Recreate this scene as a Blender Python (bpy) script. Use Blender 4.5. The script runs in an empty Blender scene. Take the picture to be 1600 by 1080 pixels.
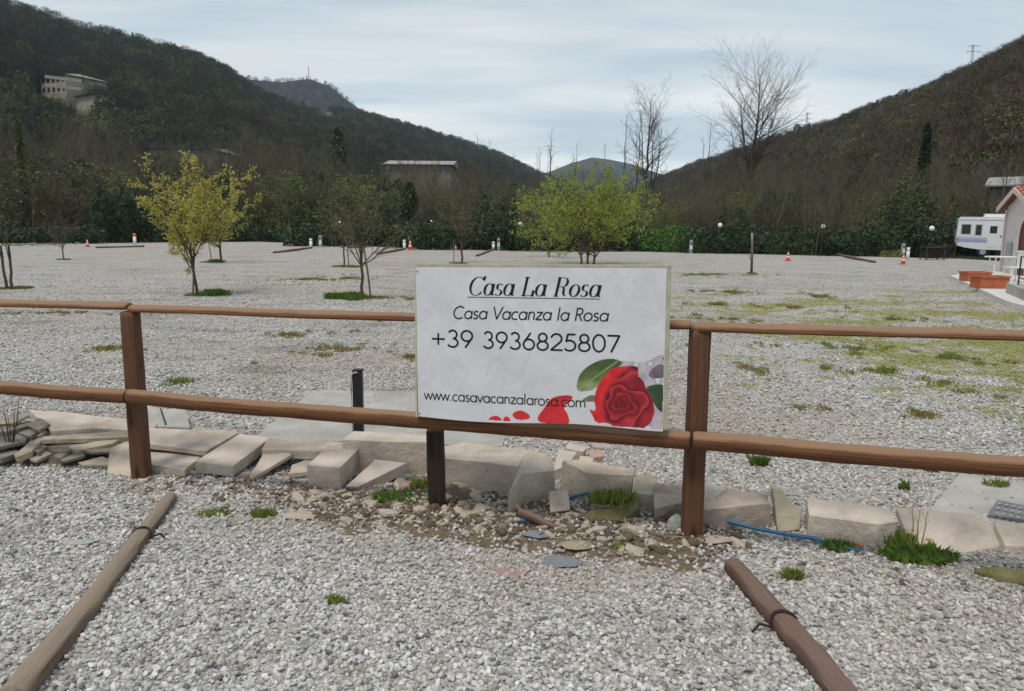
import bpy, bmesh, math, random
import numpy as np
from mathutils import Vector, Matrix

# ------------------------------------------------------------------ camera, sky, sun, exposure
scene = bpy.context.scene
FPX, CAM_H = 1155.0, 1.6
PITCH, ROLL = math.radians(9.0), math.radians(0.5)
fwd = np.array([0, math.cos(PITCH), -math.sin(PITCH)])
_r0 = np.array([1.0, 0, 0]); _u0 = np.cross(_r0, fwd)
rgt = _r0 * math.cos(ROLL) + _u0 * math.sin(ROLL)
upv = -_r0 * math.sin(ROLL) + _u0 * math.cos(ROLL)
cam_data = bpy.data.cameras.new('camera')
cam = bpy.data.objects.new('camera', cam_data)
scene.collection.objects.link(cam)
cam_data.sensor_width = 36; cam_data.lens = 36 * FPX / 1600
cam_data.clip_start = 0.05; cam_data.clip_end = 20000
cam.matrix_world = Matrix(((rgt[0], upv[0], -fwd[0], 0), (rgt[1], upv[1], -fwd[1], 0),
                           (rgt[2], upv[2], -fwd[2], CAM_H), (0, 0, 0, 1)))
scene.camera = cam
SUN_EL, SUN_AZ = math.radians(66), math.radians(212)      # azimuth clockwise from +Y
world = bpy.data.worlds.new('World'); scene.world = world; world.use_nodes = True
wn = world.node_tree; wn.nodes.clear()
def N(nt, t, **kw):
    n = nt.nodes.new(t)
    for k, v in kw.items():
        if k in n.inputs: n.inputs[k].default_value = v
        else: setattr(n, k, v)
    return n
def ramp(nt, stops, interp='LINEAR'):
    r = nt.nodes.new('ShaderNodeValToRGB'); e = r.color_ramp.elements; r.color_ramp.interpolation = interp
    while len(e) < len(stops): e.new(0.5)
    for el, (p, c) in zip(e, stops):
        el.position = p; el.color = (*c, 1) if len(c) == 3 else c
    return r
L = wn.links.new
bg = N(wn, 'ShaderNodeBackground', Strength=0.115); wo = N(wn, 'ShaderNodeOutputWorld'); L(bg.outputs[0], wo.inputs[0])
sky = N(wn, 'ShaderNodeTexSky', sky_type='NISHITA', sun_disc=False, sun_elevation=SUN_EL, sun_rotation=SUN_AZ)
sky.air_density = 1.2; sky.dust_density = 2.0
tc = N(wn, 'ShaderNodeTexCoord'); sx = N(wn, 'ShaderNodeSeparateXYZ'); L(tc.outputs['Generated'], sx.inputs[0])
zz = N(wn, 'ShaderNodeMath', operation='MAXIMUM'); L(sx.outputs[2], zz.inputs[0]); zz.inputs[1].default_value = 0.0
za = N(wn, 'ShaderNodeMath', operation='ADD'); L(zz.outputs[0], za.inputs[0]); za.inputs[1].default_value = 0.16
dx = N(wn, 'ShaderNodeMath', operation='DIVIDE'); L(sx.outputs[0], dx.inputs[0]); L(za.outputs[0], dx.inputs[1])
dy = N(wn, 'ShaderNodeMath', operation='DIVIDE'); L(sx.outputs[1], dy.inputs[0]); L(za.outputs[0], dy.inputs[1])
cx = N(wn, 'ShaderNodeCombineXYZ'); L(dx.outputs[0], cx.inputs[0]); L(dy.outputs[0], cx.inputs[1])
mp = N(wn, 'ShaderNodeMapping'); L(cx.outputs[0], mp.inputs[0]); mp.inputs['Rotation'].default_value = (0, 0, 0.16); mp.inputs['Scale'].default_value = (0.5, 1.5, 1)
mp.inputs['Location'].default_value = (0.35, 0.2, 0)
nz = N(wn, 'ShaderNodeTexNoise', Scale=1.0, Detail=6.0, Roughness=0.52, Distortion=0.35); L(mp.outputs[0], nz.inputs['Vector'])
cr = ramp(wn, [(0.36, (4.2, 5.05, 5.85)), (0.47, (5.3, 6.05, 6.6)), (0.55, (6.3, 6.8, 7.1)), (0.64, (7.4, 7.6, 7.65))]); L(nz.outputs[0], cr.inputs[0])
nz2 = N(wn, 'ShaderNodeTexNoise', Scale=0.55, Detail=3.0, Roughness=0.5); L(mp.outputs[0], nz2.inputs['Vector'])
thin = ramp(wn, [(0.36, (0.72,) * 3), (0.52, (0.97,) * 3)]); L(nz2.outputs[0], thin.inputs[0])
# the cloud sheet is brighter towards the horizon all the way round
hz = ramp(wn, [(0.0, (1.56, 1.48, 1.36)), (0.15, (1.40, 1.33, 1.24)), (0.27, (1.06, 1.05, 1.03)), (0.42, (0.97, 0.98, 0.99)), (1.0, (0.95, 0.96, 0.97))]); L(zz.outputs[0], hz.inputs[0])
mul = N(wn, 'ShaderNodeMix', data_type='RGBA', blend_type='MULTIPLY'); mul.inputs[0].default_value = 1
L(cr.outputs[0], mul.inputs[6]); L(hz.outputs[0], mul.inputs[7])
mx = N(wn, 'ShaderNodeMix', data_type='RGBA'); L(thin.outputs[0], mx.inputs[0]); L(sky.outputs[0], mx.inputs[6]); L(mul.outputs[2], mx.inputs[7])
L(mx.outputs[2], bg.inputs[0])
sun_d = bpy.data.lights.new('sun', 'SUN'); sun = bpy.data.objects.new('sun', sun_d); scene.collection.objects.link(sun)
sun_d.energy = 2.15; sun_d.angle = math.radians(12); sun_d.color = (1.0, 0.93, 0.84)
sd = Vector((math.sin(SUN_AZ) * math.cos(SUN_EL), math.cos(SUN_AZ) * math.cos(SUN_EL), math.sin(SUN_EL)))
sun.rotation_euler = sd.to_track_quat('Z', 'Y').to_euler(); sun.location = sd * 50
vs = scene.view_settings
vs.view_transform = 'Standard'; vs.look = 'None'; vs.exposure = 0.0; vs.gamma = 1.0; vs.use_curve_mapping = False
scene.cycles.max_bounces = 6; scene.cycles.diffuse_bounces = 3; scene.cycles.volume_bounces = 1

# ------------------------------------------------------------------ helpers
C0 = np.array([0, 0, CAM_H])
def ray(px, py): return fwd + rgt * (px - 800) / FPX - upv * (py - 540) / FPX
def G(px, py, z=0.0):
    d = ray(px, py); return C0 + d * ((z - CAM_H) / d[2])
def D(px, py, depth):
    d = ray(px, py); return C0 + d * (depth / d[1])
def project(P):
    v = np.asarray(P) - C0; w = v @ fwd
    return np.stack([800 + FPX * (v @ rgt) / w, 540 - FPX * (v @ upv) / w, w], -1)
def hash2(ix, iy, s): 
    h = np.sin(ix * 127.1 + iy * 311.7 + s * 74.7) * 43758.5453
    return h - np.floor(h)
def vnoise(x, y, s=0):
    x = np.asarray(x, float); y = np.asarray(y, float)
    ix, iy = np.floor(x), np.floor(y); fx, fy = x - ix, y - iy
    fx = fx * fx * (3 - 2 * fx); fy = fy * fy * (3 - 2 * fy)
    a = hash2(ix, iy, s) * (1 - fx) + hash2(ix + 1, iy, s) * fx
    b = hash2(ix, iy + 1, s) * (1 - fx) + hash2(ix + 1, iy + 1, s) * fx
    return a * (1 - fy) + b * fy
def fbm(x, y, s=0, o=4):
    t = 0; a = 0.5
    for k in range(o): t = t + a * vnoise(np.asarray(x) * 2 ** k, np.asarray(y) * 2 ** k, s + k); a *= 0.5
    return t
COL = scene.collection
def tag(o, label=None, cat=None, group=None, kind=None):
    if label: o['label'] = label
    if cat: o['category'] = cat
    if group: o['group'] = group
    if kind: o['kind'] = kind
    return o
def thing(name, label, cat, base, group=None):
    o = bpy.data.objects.new(name, None); COL.objects.link(o); o.location = base
    o.empty_display_size = 0.1
    return tag(o, label, cat, group)
class MB:
    def __init__(s): s.v = []; s.f = []; s.n = 0; s.gc = []; s.m = []
    def add(s, v, f, gc=None, mi=0):
        v = np.asarray(v, float).reshape(-1, 3)
        s.v.append(v); s.gc.append(np.asarray(gc, float).reshape(-1, 3) if gc is not None else v.copy())
        s.f += [tuple(int(i) + s.n for i in q) for q in f]; s.m += [mi] * len(f)
        s.n += len(v); return s
    def quads(s, Q, mi=0):                                   # Q: (n,4,3)
        Q = np.asarray(Q, float); n = len(Q)
        if n == 0: return s
        return s.add(Q.reshape(-1, 3), np.arange(4 * n).reshape(n, 4), None, mi)
    def box(s, c, d, rz=0.0, mi=0, R=None):
        c = np.asarray(c, float); d = np.asarray(d, float) / 2
        v = np.array([[x, y, z] for x in (-1, 1) for y in (-1, 1) for z in (-1, 1)], float) * d
        if R is None:
            R = np.array([[math.cos(rz), -math.sin(rz), 0], [math.sin(rz), math.cos(rz), 0], [0, 0, 1]])
        return s.add(v @ R.T + c, [(0, 1, 3, 2), (4, 6, 7, 5), (0, 4, 5, 1), (2, 3, 7, 6), (0, 2, 6, 4), (1, 5, 7, 3)], v, mi)
    def tube(s, pts, rad, sides=8, caps=True, squash=None, mi=0, noise=0.0, seed=0, prof=None):
        pts = np.asarray(pts, float); n = len(pts); rad = np.broadcast_to(np.asarray(rad, float), (n,))
        t = np.gradient(pts, axis=0); t /= np.linalg.norm(t, axis=1)[:, None] + 1e-9
        ref = np.array([0, 0, 1.0]) if abs(t[0][2]) < 0.8 else np.array([0, 1.0, 0])
        a = np.cross(t, ref); a /= np.linalg.norm(a, axis=1)[:, None] + 1e-9
        b = np.cross(a, t)
        th = np.arange(sides) * 2 * math.pi / sides
        ca, sa = np.cos(th), np.sin(th)
        if prof is not None: ca, sa = prof
        al = np.concatenate([[0], np.cumsum(np.linalg.norm(np.diff(pts, axis=0), axis=1))])
        rr = rad[:, None] * np.ones((1, len(ca)))
        if noise:
            rr = rr * (1 + noise * (fbm(al[:, None] * 6 + seed * 7.3, ca[None] * 1.5 + sa[None] * 2.1 + seed * 3.1, seed) - 0.47) * 2)
        sides = len(ca)
        v = pts[:, None] + (a[:, None] * ca[None, :, None] + b[:, None] * sa[None, :, None]) * rr[..., None]
        gc = np.stack([np.repeat(al[:, None], sides, 1), rr * ca[None], rr * sa[None]], -1)
        f = []
        for i in range(n - 1):
            for j in range(sides):
                k = (j + 1) % sides
                f.append((i * sides + j, i * sides + k, (i + 1) * sides + k, (i + 1) * sides + j))
        if caps: f += [tuple(range(sides))[::-1], tuple(range((n - 1) * sides, n * sides))]
        return s.add(v.reshape(-1, 3), f, gc.reshape(-1, 3), mi)
    def prism(s, poly, off, mi=0):
        p = np.asarray(poly, float); n = len(p); off = np.asarray(off, float)
        f = [tuple(range(n)), tuple(range(2 * n - 1, n - 1, -1))] + [(i + n, (i + 1) % n + n, (i + 1) % n, i) for i in range(n)]
        return s.add(np.vstack([p, p + off]), f, None, mi)
    def lathe(s, base, prof, sides=12, mi=0):
        th = np.arange(sides) * 2 * math.pi / sides; v = []; f = []
        for r, z in prof: v += [(base[0] + r * math.cos(t), base[1] + r * math.sin(t), base[2] + z) for t in th]
        for i in range(len(prof) - 1):
            for j in range(sides):
                k = (j + 1) % sides; f.append((i * sides + j, i * sides + k, (i + 1) * sides + k, (i + 1) * sides + j))
        f += [tuple(range(sides))[::-1], tuple(range((len(prof) - 1) * sides, len(prof) * sides))]
        return s.add(v, f, None, mi)
    def build(s, name, mat, parent=None, base=None, smooth=False, col=None, fix=False):
        V = np.vstack(s.v); GC = np.vstack(s.gc)
        B = np.array(parent.location) if parent is not None and base is None else np.array(base if base is not None else (0, 0, 0), float)
        me = bpy.data.meshes.new(name); me.from_pydata((V - B).tolist(), [], s.f)
        at = me.attributes.new('gc', 'FLOAT_VECTOR', 'POINT'); at.data.foreach_set('vector', GC.astype(np.float32).ravel())
        mats = mat if isinstance(mat, (list, tuple)) else [mat]
        for m in mats: me.materials.append(m)
        if len(mats) > 1: me.polygons.foreach_set('material_index', s.m)
        if fix:
            bm = bmesh.new(); bm.from_mesh(me); bmesh.ops.recalc_face_normals(bm, faces=bm.faces); bm.to_mesh(me); bm.free()
        if smooth: me.polygons.foreach_set('use_smooth', [True] * len(me.polygons))
        o = bpy.data.objects.new(name, me)
        (col or COL).objects.link(o)
        if parent is not None: o.parent = parent
        else: o.location = B
        return o
def copy_tree(o, parent=None):
    c = o.copy(); COL.objects.link(c)
    if parent is not None: c.parent = parent; c.matrix_parent_inverse = o.matrix_parent_inverse
    for ch in list(o.children): copy_tree(ch, c)
    return c

def scatter(name, P, rot, scl, idx, protos, label=None, cat=None, kind='stuff', parent=None):
    P = np.asarray(P, float); n = len(P)
    me = bpy.data.meshes.new(name); me.vertices.add(n); me.vertices.foreach_set('co', P.astype(np.float32).ravel())
    for nm, arr in (('rot', rot), ('scl', scl)):
        a = me.attributes.new(nm, 'FLOAT_VECTOR', 'POINT')
        arr = np.asarray(arr, np.float32)
        if arr.ndim == 1: arr = np.repeat(arr[:, None], 3, 1)
        a.data.foreach_set('vector', arr.ravel())
    a = me.attributes.new('idx', 'INT', 'POINT'); a.data.foreach_set('value', np.asarray(idx, np.int32))
    o = bpy.data.objects.new(name, me); COL.objects.link(o)
    pc = bpy.data.collections.new(name + '_kinds')
    for i_, p in enumerate(protos): p.name = '%s_kind_%02d' % (o.name.replace('.', '_'), i_); pc.objects.link(p)   # a collection lists its objects by name
    ng = bpy.data.node_groups.new(name, 'GeometryNodeTree')
    ng.interface.new_socket('Geometry', in_out='INPUT', socket_type='NodeSocketGeometry')
    ng.interface.new_socket('Geometry', in_out='OUTPUT', socket_type='NodeSocketGeometry')
    gi = ng.nodes.new('NodeGroupInput'); go = ng.nodes.new('NodeGroupOutput')
    ci = ng.nodes.new('GeometryNodeCollectionInfo'); ci.inputs['Collection'].default_value = pc
    ci.inputs['Separate Children'].default_value = True; ci.inputs['Reset Children'].default_value = True
    io = ng.nodes.new('GeometryNodeInstanceOnPoints'); io.inputs['Pick Instance'].default_value = True
    def na(nm, t):
        x = ng.nodes.new('GeometryNodeInputNamedAttribute'); x.data_type = t; x.inputs[0].default_value = nm; return x.outputs[0]
    er = ng.nodes.new('FunctionNodeEulerToRotation')
    k = ng.links.new
    k(gi.outputs[0], io.inputs['Points']); k(ci.outputs[0], io.inputs['Instance']); k(na('idx', 'INT'), io.inputs['Instance Index'])
    k(na('rot', 'FLOAT_VECTOR'), er.inputs[0]); k(er.outputs[0], io.inputs['Rotation']); k(na('scl', 'FLOAT_VECTOR'), io.inputs['Scale'])
    k(io.outputs[0], go.inputs[0])
    md = o.modifiers.new('scatter', 'NODES'); md.node_group = ng
    if parent is not None: o.parent = parent
    return tag(o, label, cat, kind=kind)
PROTO = bpy.data.collections.new('prototypes')     # never linked to the scene: only meshes that get scattered

# ------------------------------------------------------------------ materials
def new_mat(name, rough=0.8, spec=0.3):
    m = bpy.data.materials.new(name); m.use_nodes = True; nt = m.node_tree
    b = nt.nodes['Principled BSDF']; b.inputs['Roughness'].default_value = rough
    b.inputs['Specular IOR Level'].default_value = spec
    return m, nt, b
def coords(nt, kind='Object', scale=(1, 1, 1)):
    if kind == 'gc':
        a = nt.nodes.new('ShaderNodeAttribute'); a.attribute_name = 'gc'; out = a.outputs['Vector']
    else:
        out = nt.nodes.new('ShaderNodeTexCoord').outputs[kind]
    m = nt.nodes.new('ShaderNodeMapping'); m.inputs['Scale'].default_value = scale; nt.links.new(out, m.inputs[0]); return m.outputs[0]
def mixc(nt, a, b, fac, blend='MIX'):
    m = nt.nodes.new('ShaderNodeMix'); m.data_type = 'RGBA'; m.blend_type = blend
    for s, x in ((0, fac), (6, a), (7, b)):
        if isinstance(x, (int, float)): m.inputs[s].default_value = x
        elif isinstance(x, tuple): m.inputs[s].default_value = (*x, 1)
        else: nt.links.new(x, m.inputs[s])
    return m.outputs[2]
def noise(nt, vec, scale, detail=4, rough=0.55, dist=0.0):
    n = N(nt, 'ShaderNodeTexNoise', Scale=scale, Detail=detail, Roughness=rough, Distortion=dist); nt.links.new(vec, n.inputs['Vector']); return n.outputs[0]
def bump(nt, b, h, strength=0.4, dist=0.02):
    n = N(nt, 'ShaderNodeBump', Strength=strength, Distance=dist); nt.links.new(h, n.inputs['Height']); nt.links.new(n.outputs[0], b.inputs['Normal'])
def rp(nt, fac, stops):
    r = ramp(nt, stops); nt.links.new(fac, r.inputs[0]); return r.outputs[0]
def simple(name, c, rough=0.7, var=0.18, scale=8.0, bmp=0.15, spec=0.3, kind='Object', metal=0.0):
    m, nt, b = new_mat(name, rough, spec); v = coords(nt, kind)
    n = noise(nt, v, scale, 5)
    lo = tuple(max(0, x * (1 - var)) for x in c); hi = tuple(min(1, x * (1 + var)) for x in c)
    nt.links.new(rp(nt, n, [(0.3, lo), (0.7, hi)]), b.inputs['Base Color'])
    if bmp: bump(nt, b, noise(nt, v, scale * 4, 4), bmp, 0.01)
    b.inputs['Metallic'].default_value = metal
    return m
def wood(name, cA, cB, cTop, top=0.5, crack=0.6, scale=1.0):
    m, nt, b = new_mat(name, 0.72, 0.25)
    v = coords(nt, 'gc', (3.0 * scale, 75 * scale, 75 * scale)); v2 = coords(nt, 'gc', (3.5, 14, 14)); v3 = coords(nt, 'gc', (1.6, 150, 150))
    g = noise(nt, v, 1.0, 6, 0.6, 0.6); g2 = noise(nt, v2, 1.0, 3)
    c = rp(nt, g, [(0.28, cA), (0.72, cB)])
    kn = N(nt, 'ShaderNodeTexVoronoi', Scale=1.0); nt.links.new(coords(nt, 'gc', (2.6, 11, 11)), kn.inputs['Vector'])
    c = mixc(nt, c, tuple(x * 0.3 for x in cA), rp(nt, kn.outputs['Distance'], [(0.10, (0.9,) * 3), (0.24, (0, 0, 0))]))
    c = mixc(nt, c, tuple(x * 0.45 for x in cA), rp(nt, noise(nt, v3, 1.0, 3, 0.6), [(0.57, (0, 0, 0)), (0.64, (crack,) * 3)]))
    c = mixc(nt, c, tuple(x * 0.6 for x in cB), rp(nt, g2, [(0.45, (0, 0, 0)), (0.75, (0.55,) * 3)]))
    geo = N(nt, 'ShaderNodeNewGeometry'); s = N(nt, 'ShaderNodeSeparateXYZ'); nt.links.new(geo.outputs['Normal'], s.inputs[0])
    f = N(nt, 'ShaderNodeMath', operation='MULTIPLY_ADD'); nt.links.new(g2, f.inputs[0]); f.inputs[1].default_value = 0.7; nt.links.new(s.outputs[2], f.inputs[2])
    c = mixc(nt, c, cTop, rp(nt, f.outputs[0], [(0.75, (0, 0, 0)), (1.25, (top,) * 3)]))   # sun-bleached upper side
    nt.links.new(c, b.inputs['Base Color'])
    bump(nt, b, noise(nt, v3, 1.0, 4, 0.6), 0.8, 0.008)
    return m
def stone(name, c, dark, moss=0.0, scale=1.0, soil=0.5, layer=False):
    m, nt, b = new_mat(name, 0.85, 0.2); v = coords(nt, 'gc')
    c1 = rp(nt, noise(nt, v, 5 * scale, 6, 0.6), [(0.3, tuple(x * 0.82 for x in c)), (0.7, tuple(min(1, x * 1.12) for x in c))])
    c1 = mixc(nt, c1, dark, rp(nt, noise(nt, v, 2.3 * scale, 5, 0.65, 0.4), [(0.50, (0, 0, 0)), (0.66, (soil,) * 3)]))
    c1 = mixc(nt, c1, tuple(x * 0.55 for x in c), rp(nt, noise(nt, v, 60, 3, 0.7), [(0.58, (0, 0, 0)), (0.78, (0.35,) * 3)]))
    if moss:
        c1 = mixc(nt, c1, (0.10, 0.10, 0.025), rp(nt, noise(nt, v, 9, 5, 0.65), [(0.5 - 0.25 * moss, (0, 0, 0)), (0.75 - 0.2 * moss, (0.9,) * 3)]))
    nt.links.new(c1, b.inputs['Base Color'])
    h = noise(nt, coords(nt, 'gc', (1, 1, 9 if layer else 1)), 22, 7, 0.68)
    bump(nt, b, h, 0.6, 0.03)
    return m
def leafmat(name, cols, trans=0.25):
    m, nt, b = new_mat(name, 0.55, 0.3)
    a = N(nt, 'ShaderNodeNewGeometry'); oi = N(nt, 'ShaderNodeObjectInfo')
    r = N(nt, 'ShaderNodeMath', operation='ADD'); nt.links.new(a.outputs['Random Per Island'], r.inputs[0])
    nt.links.new(oi.outputs['Random'], r.inputs[1])
    fr = N(nt, 'ShaderNodeMath', operation='FRACT'); nt.links.new(r.outputs[0], fr.inputs[0])
    n = len(cols); nt.links.new(rp(nt, fr.outputs[0], [(i / max(1, n - 1), c) for i, c in enumerate(cols)]), b.inputs['Base Color'])
    if trans:
        t = N(nt, 'ShaderNodeBsdfTranslucent'); nt.links.new(b.inputs['Base Color'].links[0].from_socket, t.inputs[0])
        ms = N(nt, 'ShaderNodeMixShader'); ms.inputs[0].default_value = trans
        nt.links.new(b.outputs[0], ms.inputs[1]); nt.links.new(t.outputs[0], ms.inputs[2])
        nt.links.new(ms.outputs[0], nt.nodes['Material Output'].inputs[0])
    return m
def barkmat(name, cols):
    m, nt, b = new_mat(name, 0.9, 0.1)
    oi = N(nt, 'ShaderNodeObjectInfo'); n = len(cols)
    # neighbours on the slope share a tint, so kinds of wood read as drifts
    dn = noise(nt, oi.outputs['Location'], 0.022, 4, 0.6); md = N(nt, 'ShaderNodeMath', operation='MULTIPLY_ADD'); nt.links.new(dn, md.inputs[0]); md.inputs[1].default_value = 2.6; md.inputs[2].default_value = -0.95
    ma = N(nt, 'ShaderNodeMath', operation='MULTIPLY_ADD'); nt.links.new(oi.outputs['Random'], ma.inputs[0]); ma.inputs[1].default_value = 0.3; nt.links.new(md.outputs[0], ma.inputs[2])
    c = rp(nt, ma.outputs[0], [(i / max(1, n - 1), x) for i, x in enumerate(cols)])
    nn = noise(nt, coords(nt, 'gc', (6, 30, 30)), 1, 3)
    c = mixc(nt, c, (0.02, 0.017, 0.013), rp(nt, nn, [(0.45, (0, 0, 0)), (0.8, (0.6,) * 3)]))
    nt.links.new(c, b.inputs['Base Color']); return m

M = {}
def patch_tint(nt, c):
    """worn brown, mossy and dusty areas of the lot, placed in world metres and shared by the fines and the chips"""
    g = N(nt, 'ShaderNodeNewGeometry')
    def nz_(sc, det, rg, dist=0.2):
        mp_ = N(nt, 'ShaderNodeMapping'); mp_.inputs['Scale'].default_value = sc; nt.links.new(g.outputs['Position'], mp_.inputs[0]); return noise(nt, mp_.outputs[0], 1.0, det, rg, dist)
    c = mixc(nt, c, (0.37, 0.305, 0.25), rp(nt, nz_((0.10, 0.21, 0), 6, 0.62), [(0.46, (0, 0, 0)), (0.64, (0.68,) * 3)]))
    c = mixc(nt, c, (0.30, 0.235, 0.175), rp(nt, nz_((1.3, 1.7, 0), 5, 0.7), [(0.56, (0, 0, 0)), (0.70, (0.55,) * 3)]))
    c = mixc(nt, c, (0.145, 0.13, 0.105), rp(nt, nz_((0.55, 1.0, 0), 6, 0.68), [(0.54, (0, 0, 0)), (0.68, (0.6,) * 3)]))
    s = N(nt, 'ShaderNodeSeparateXYZ'); nt.links.new(g.outputs['Position'], s.inputs[0])
    mx_ = N(nt, 'ShaderNodeMapRange', interpolation_type='SMOOTHSTEP'); nt.links.new(s.outputs[0], mx_.inputs[0]); mx_.inputs[1].default_value = 0.5; mx_.inputs[2].default_value = 5.0
    my_ = N(nt, 'ShaderNodeMapRange', interpolation_type='SMOOTHSTEP'); nt.links.new(s.outputs[1], my_.inputs[0]); my_.inputs[1].default_value = 5.0; my_.inputs[2].default_value = 8.5
    mf_ = N(nt, 'ShaderNodeMapRange', interpolation_type='SMOOTHSTEP'); nt.links.new(s.outputs[1], mf_.inputs[0]); mf_.inputs[1].default_value = 26.0; mf_.inputs[2].default_value = 12.0
    mg_ = N(nt, 'ShaderNodeMath', operation='MULTIPLY'); nt.links.new(my_.outputs[0], mg_.inputs[0]); nt.links.new(mf_.outputs[0], mg_.inputs[1]); my_ = mg_
    md = N(nt, 'ShaderNodeMath', operation='MULTIPLY'); nt.links.new(mx_.outputs[0], md.inputs[0]); nt.links.new(my_.outputs[0], md.inputs[1])
    ms = N(nt, 'ShaderNodeMath', operation='MULTIPLY_ADD'); nt.links.new(md.outputs[0], ms.inputs[0]); ms.inputs[1].default_value = 0.21; nt.links.new(nz_((0.42, 0.75, 0), 7, 0.74, 0.6), ms.inputs[2])
    mt_ = N(nt, 'ShaderNodeMath', operation='MULTIPLY_ADD'); nt.links.new(nz_((2.6, 1.7, 0), 6, 0.75, 0.4), mt_.inputs[0]); mt_.inputs[1].default_value = 0.55; nt.links.new(ms.outputs[0], mt_.inputs[2]); ms = mt_
    return mixc(nt, c, (0.25, 0.25, 0.06), rp(nt, ms.outputs[0], [(0.91, (0, 0, 0)), (1.0, (0.85,) * 3)]))
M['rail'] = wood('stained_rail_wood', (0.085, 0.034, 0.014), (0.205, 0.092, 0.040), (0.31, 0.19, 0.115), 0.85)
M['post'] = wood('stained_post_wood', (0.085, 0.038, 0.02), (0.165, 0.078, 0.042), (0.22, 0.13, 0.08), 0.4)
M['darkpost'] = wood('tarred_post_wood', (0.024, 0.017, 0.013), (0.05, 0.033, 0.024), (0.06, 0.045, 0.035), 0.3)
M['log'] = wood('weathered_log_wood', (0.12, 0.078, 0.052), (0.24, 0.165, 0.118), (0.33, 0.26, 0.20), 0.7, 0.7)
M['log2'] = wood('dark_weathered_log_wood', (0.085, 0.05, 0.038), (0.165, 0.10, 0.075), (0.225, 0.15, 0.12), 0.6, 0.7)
M['sand'] = stone('pale_sandstone', (0.57, 0.485, 0.41), (0.24, 0.19, 0.14), 0, 1, 0.55)
M['sand2'] = stone('grey_sandstone', (0.55, 0.465, 0.375), (0.22, 0.17, 0.12), 0, 1.2, 0.45)
M['sand3'] = stone('olive_sandstone', (0.42, 0.365, 0.27), (0.17, 0.14, 0.09), 0, 1.1, 0.5)
M['slate'] = stone('layered_slate', (0.27, 0.24, 0.19), (0.11, 0.095, 0.07), 0, 2, 0.6, True)
M['rough'] = stone('rough_split_stone', (0.44, 0.355, 0.295), (0.20, 0.15, 0.115), 0, 2, 0.6, True)
M['moss'] = stone('mossy_stone', (0.24, 0.20, 0.12), (0.12, 0.10, 0.05), 1.0, 1, 0.5)
M['paleyel'] = stone('yellowish_stone', (0.45, 0.38, 0.26), (0.24, 0.17, 0.10), 0, 2, 0.6)
M['white_st'] = stone('white_stone', (0.46, 0.48, 0.45), (0.25, 0.25, 0.22), 0, 2, 0.3)
M['blue_st'] = stone('blue_grey_slate', (0.26, 0.28, 0.30), (0.16, 0.16, 0.16), 0, 2, 0.3)
M['pink_st'] = stone('pinkish_stone', (0.48, 0.31, 0.27), (0.25, 0.15, 0.12), 0, 2, 0.3)
M['brick'] = stone('broken_brick', (0.43, 0.155, 0.06), (0.20, 0.09, 0.045), 0, 3, 0.5)
M['concrete'] = stone('worn_concrete', (0.43, 0.405, 0.37), (0.28, 0.26, 0.235), 0, 0.6, 0.6)
M['ironplate'] = simple('grey_cast_plate', (0.16, 0.16, 0.165), 0.6, 0.25, 12)
M['rust'] = simple('rusty_rebar', (0.045, 0.026, 0.02), 0.8, 0.4, 40)
M['hose'] = simple('blue_hose_plastic', (0.035, 0.145, 0.29), 0.45, 0.3, 12, 0.0, 0.5)
M['blackp'] = simple('black_plastic', (0.016, 0.016, 0.018), 0.5, 0.2, 20, 0.05, 0.4)
M['cable'] = simple('grey_cable', (0.42, 0.42, 0.42), 0.5, 0.1, 20, 0.0)
M['white'] = simple('white_plastic', (0.72, 0.72, 0.71), 0.45, 0.06, 6, 0.03, 0.5)
M['globe'] = simple('opal_globe', (0.80, 0.80, 0.78), 0.25, 0.03, 6, 0.0, 0.5)
M['greyp'] = simple('grey_plastic', (0.36, 0.37, 0.38), 0.5, 0.1, 9, 0.03)
M['orange'] = simple('orange_cone_plastic', (0.72, 0.12, 0.04), 0.5, 0.12, 9, 0.03)
M['ink'] = simple('black_print_ink', (0.012, 0.012, 0.014), 0.5, 0.1, 20, 0.0)
M['frame'] = simple('pale_frame_wood', (0.44, 0.42, 0.30), 0.6, 0.18, 14, 0.1)
M['terracotta'] = simple('terracotta_paint', (0.42, 0.115, 0.055), 0.7, 0.18, 5, 0.1)
M['glass'] = simple('dark_window_glass', (0.03, 0.03, 0.035), 0.12, 0.3, 3, 0.0, 0.6)
M['tyre'] = simple('tyre_rubber', (0.02, 0.02, 0.02), 0.85, 0.2, 10)
M['plaster'] = simple('white_plaster', (0.70, 0.64, 0.61), 0.85, 0.08, 2.5, 0.15)
M['pinkplaster'] = simple('pale_pink_plaster', (0.66, 0.52, 0.47), 0.85, 0.08, 2.5, 0.15)
M['rooftile'] = simple('red_clay_tile', (0.40, 0.135, 0.085), 0.75, 0.35, 7, 0.3)
M['brown'] = simple('brown_trim_paint', (0.16, 0.055, 0.035), 0.6, 0.15, 6)
M['greyroof'] = simple('grey_sheet_roof', (0.30, 0.29, 0.275), 0.7, 0.15, 3, 0.1)
M['stonewall'] = simple('dark_stone_wall', (0.14, 0.12, 0.10), 0.9, 0.4, 6, 0.5)
M['factory'] = simple('faded_factory_wall', (0.21, 0.175, 0.15), 0.9, 0.15, 0.4, 0.1)
M['villa'] = simple('cream_villa_wall', (0.36, 0.32, 0.26), 0.9, 0.12, 0.3, 0.1)
M['shedroof'] = simple('white_sheet_roof', (0.62, 0.61, 0.58), 0.8, 0.12, 0.5, 0.1)
M['villaroof'] = simple('pale_villa_roof', (0.25, 0.225, 0.19), 0.9, 0.2, 0.5, 0.1)
M['tile_white'] = simple('pale_terrace_tile', (0.60, 0.57, 0.53), 0.7, 0.1, 3, 0.1)
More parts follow.
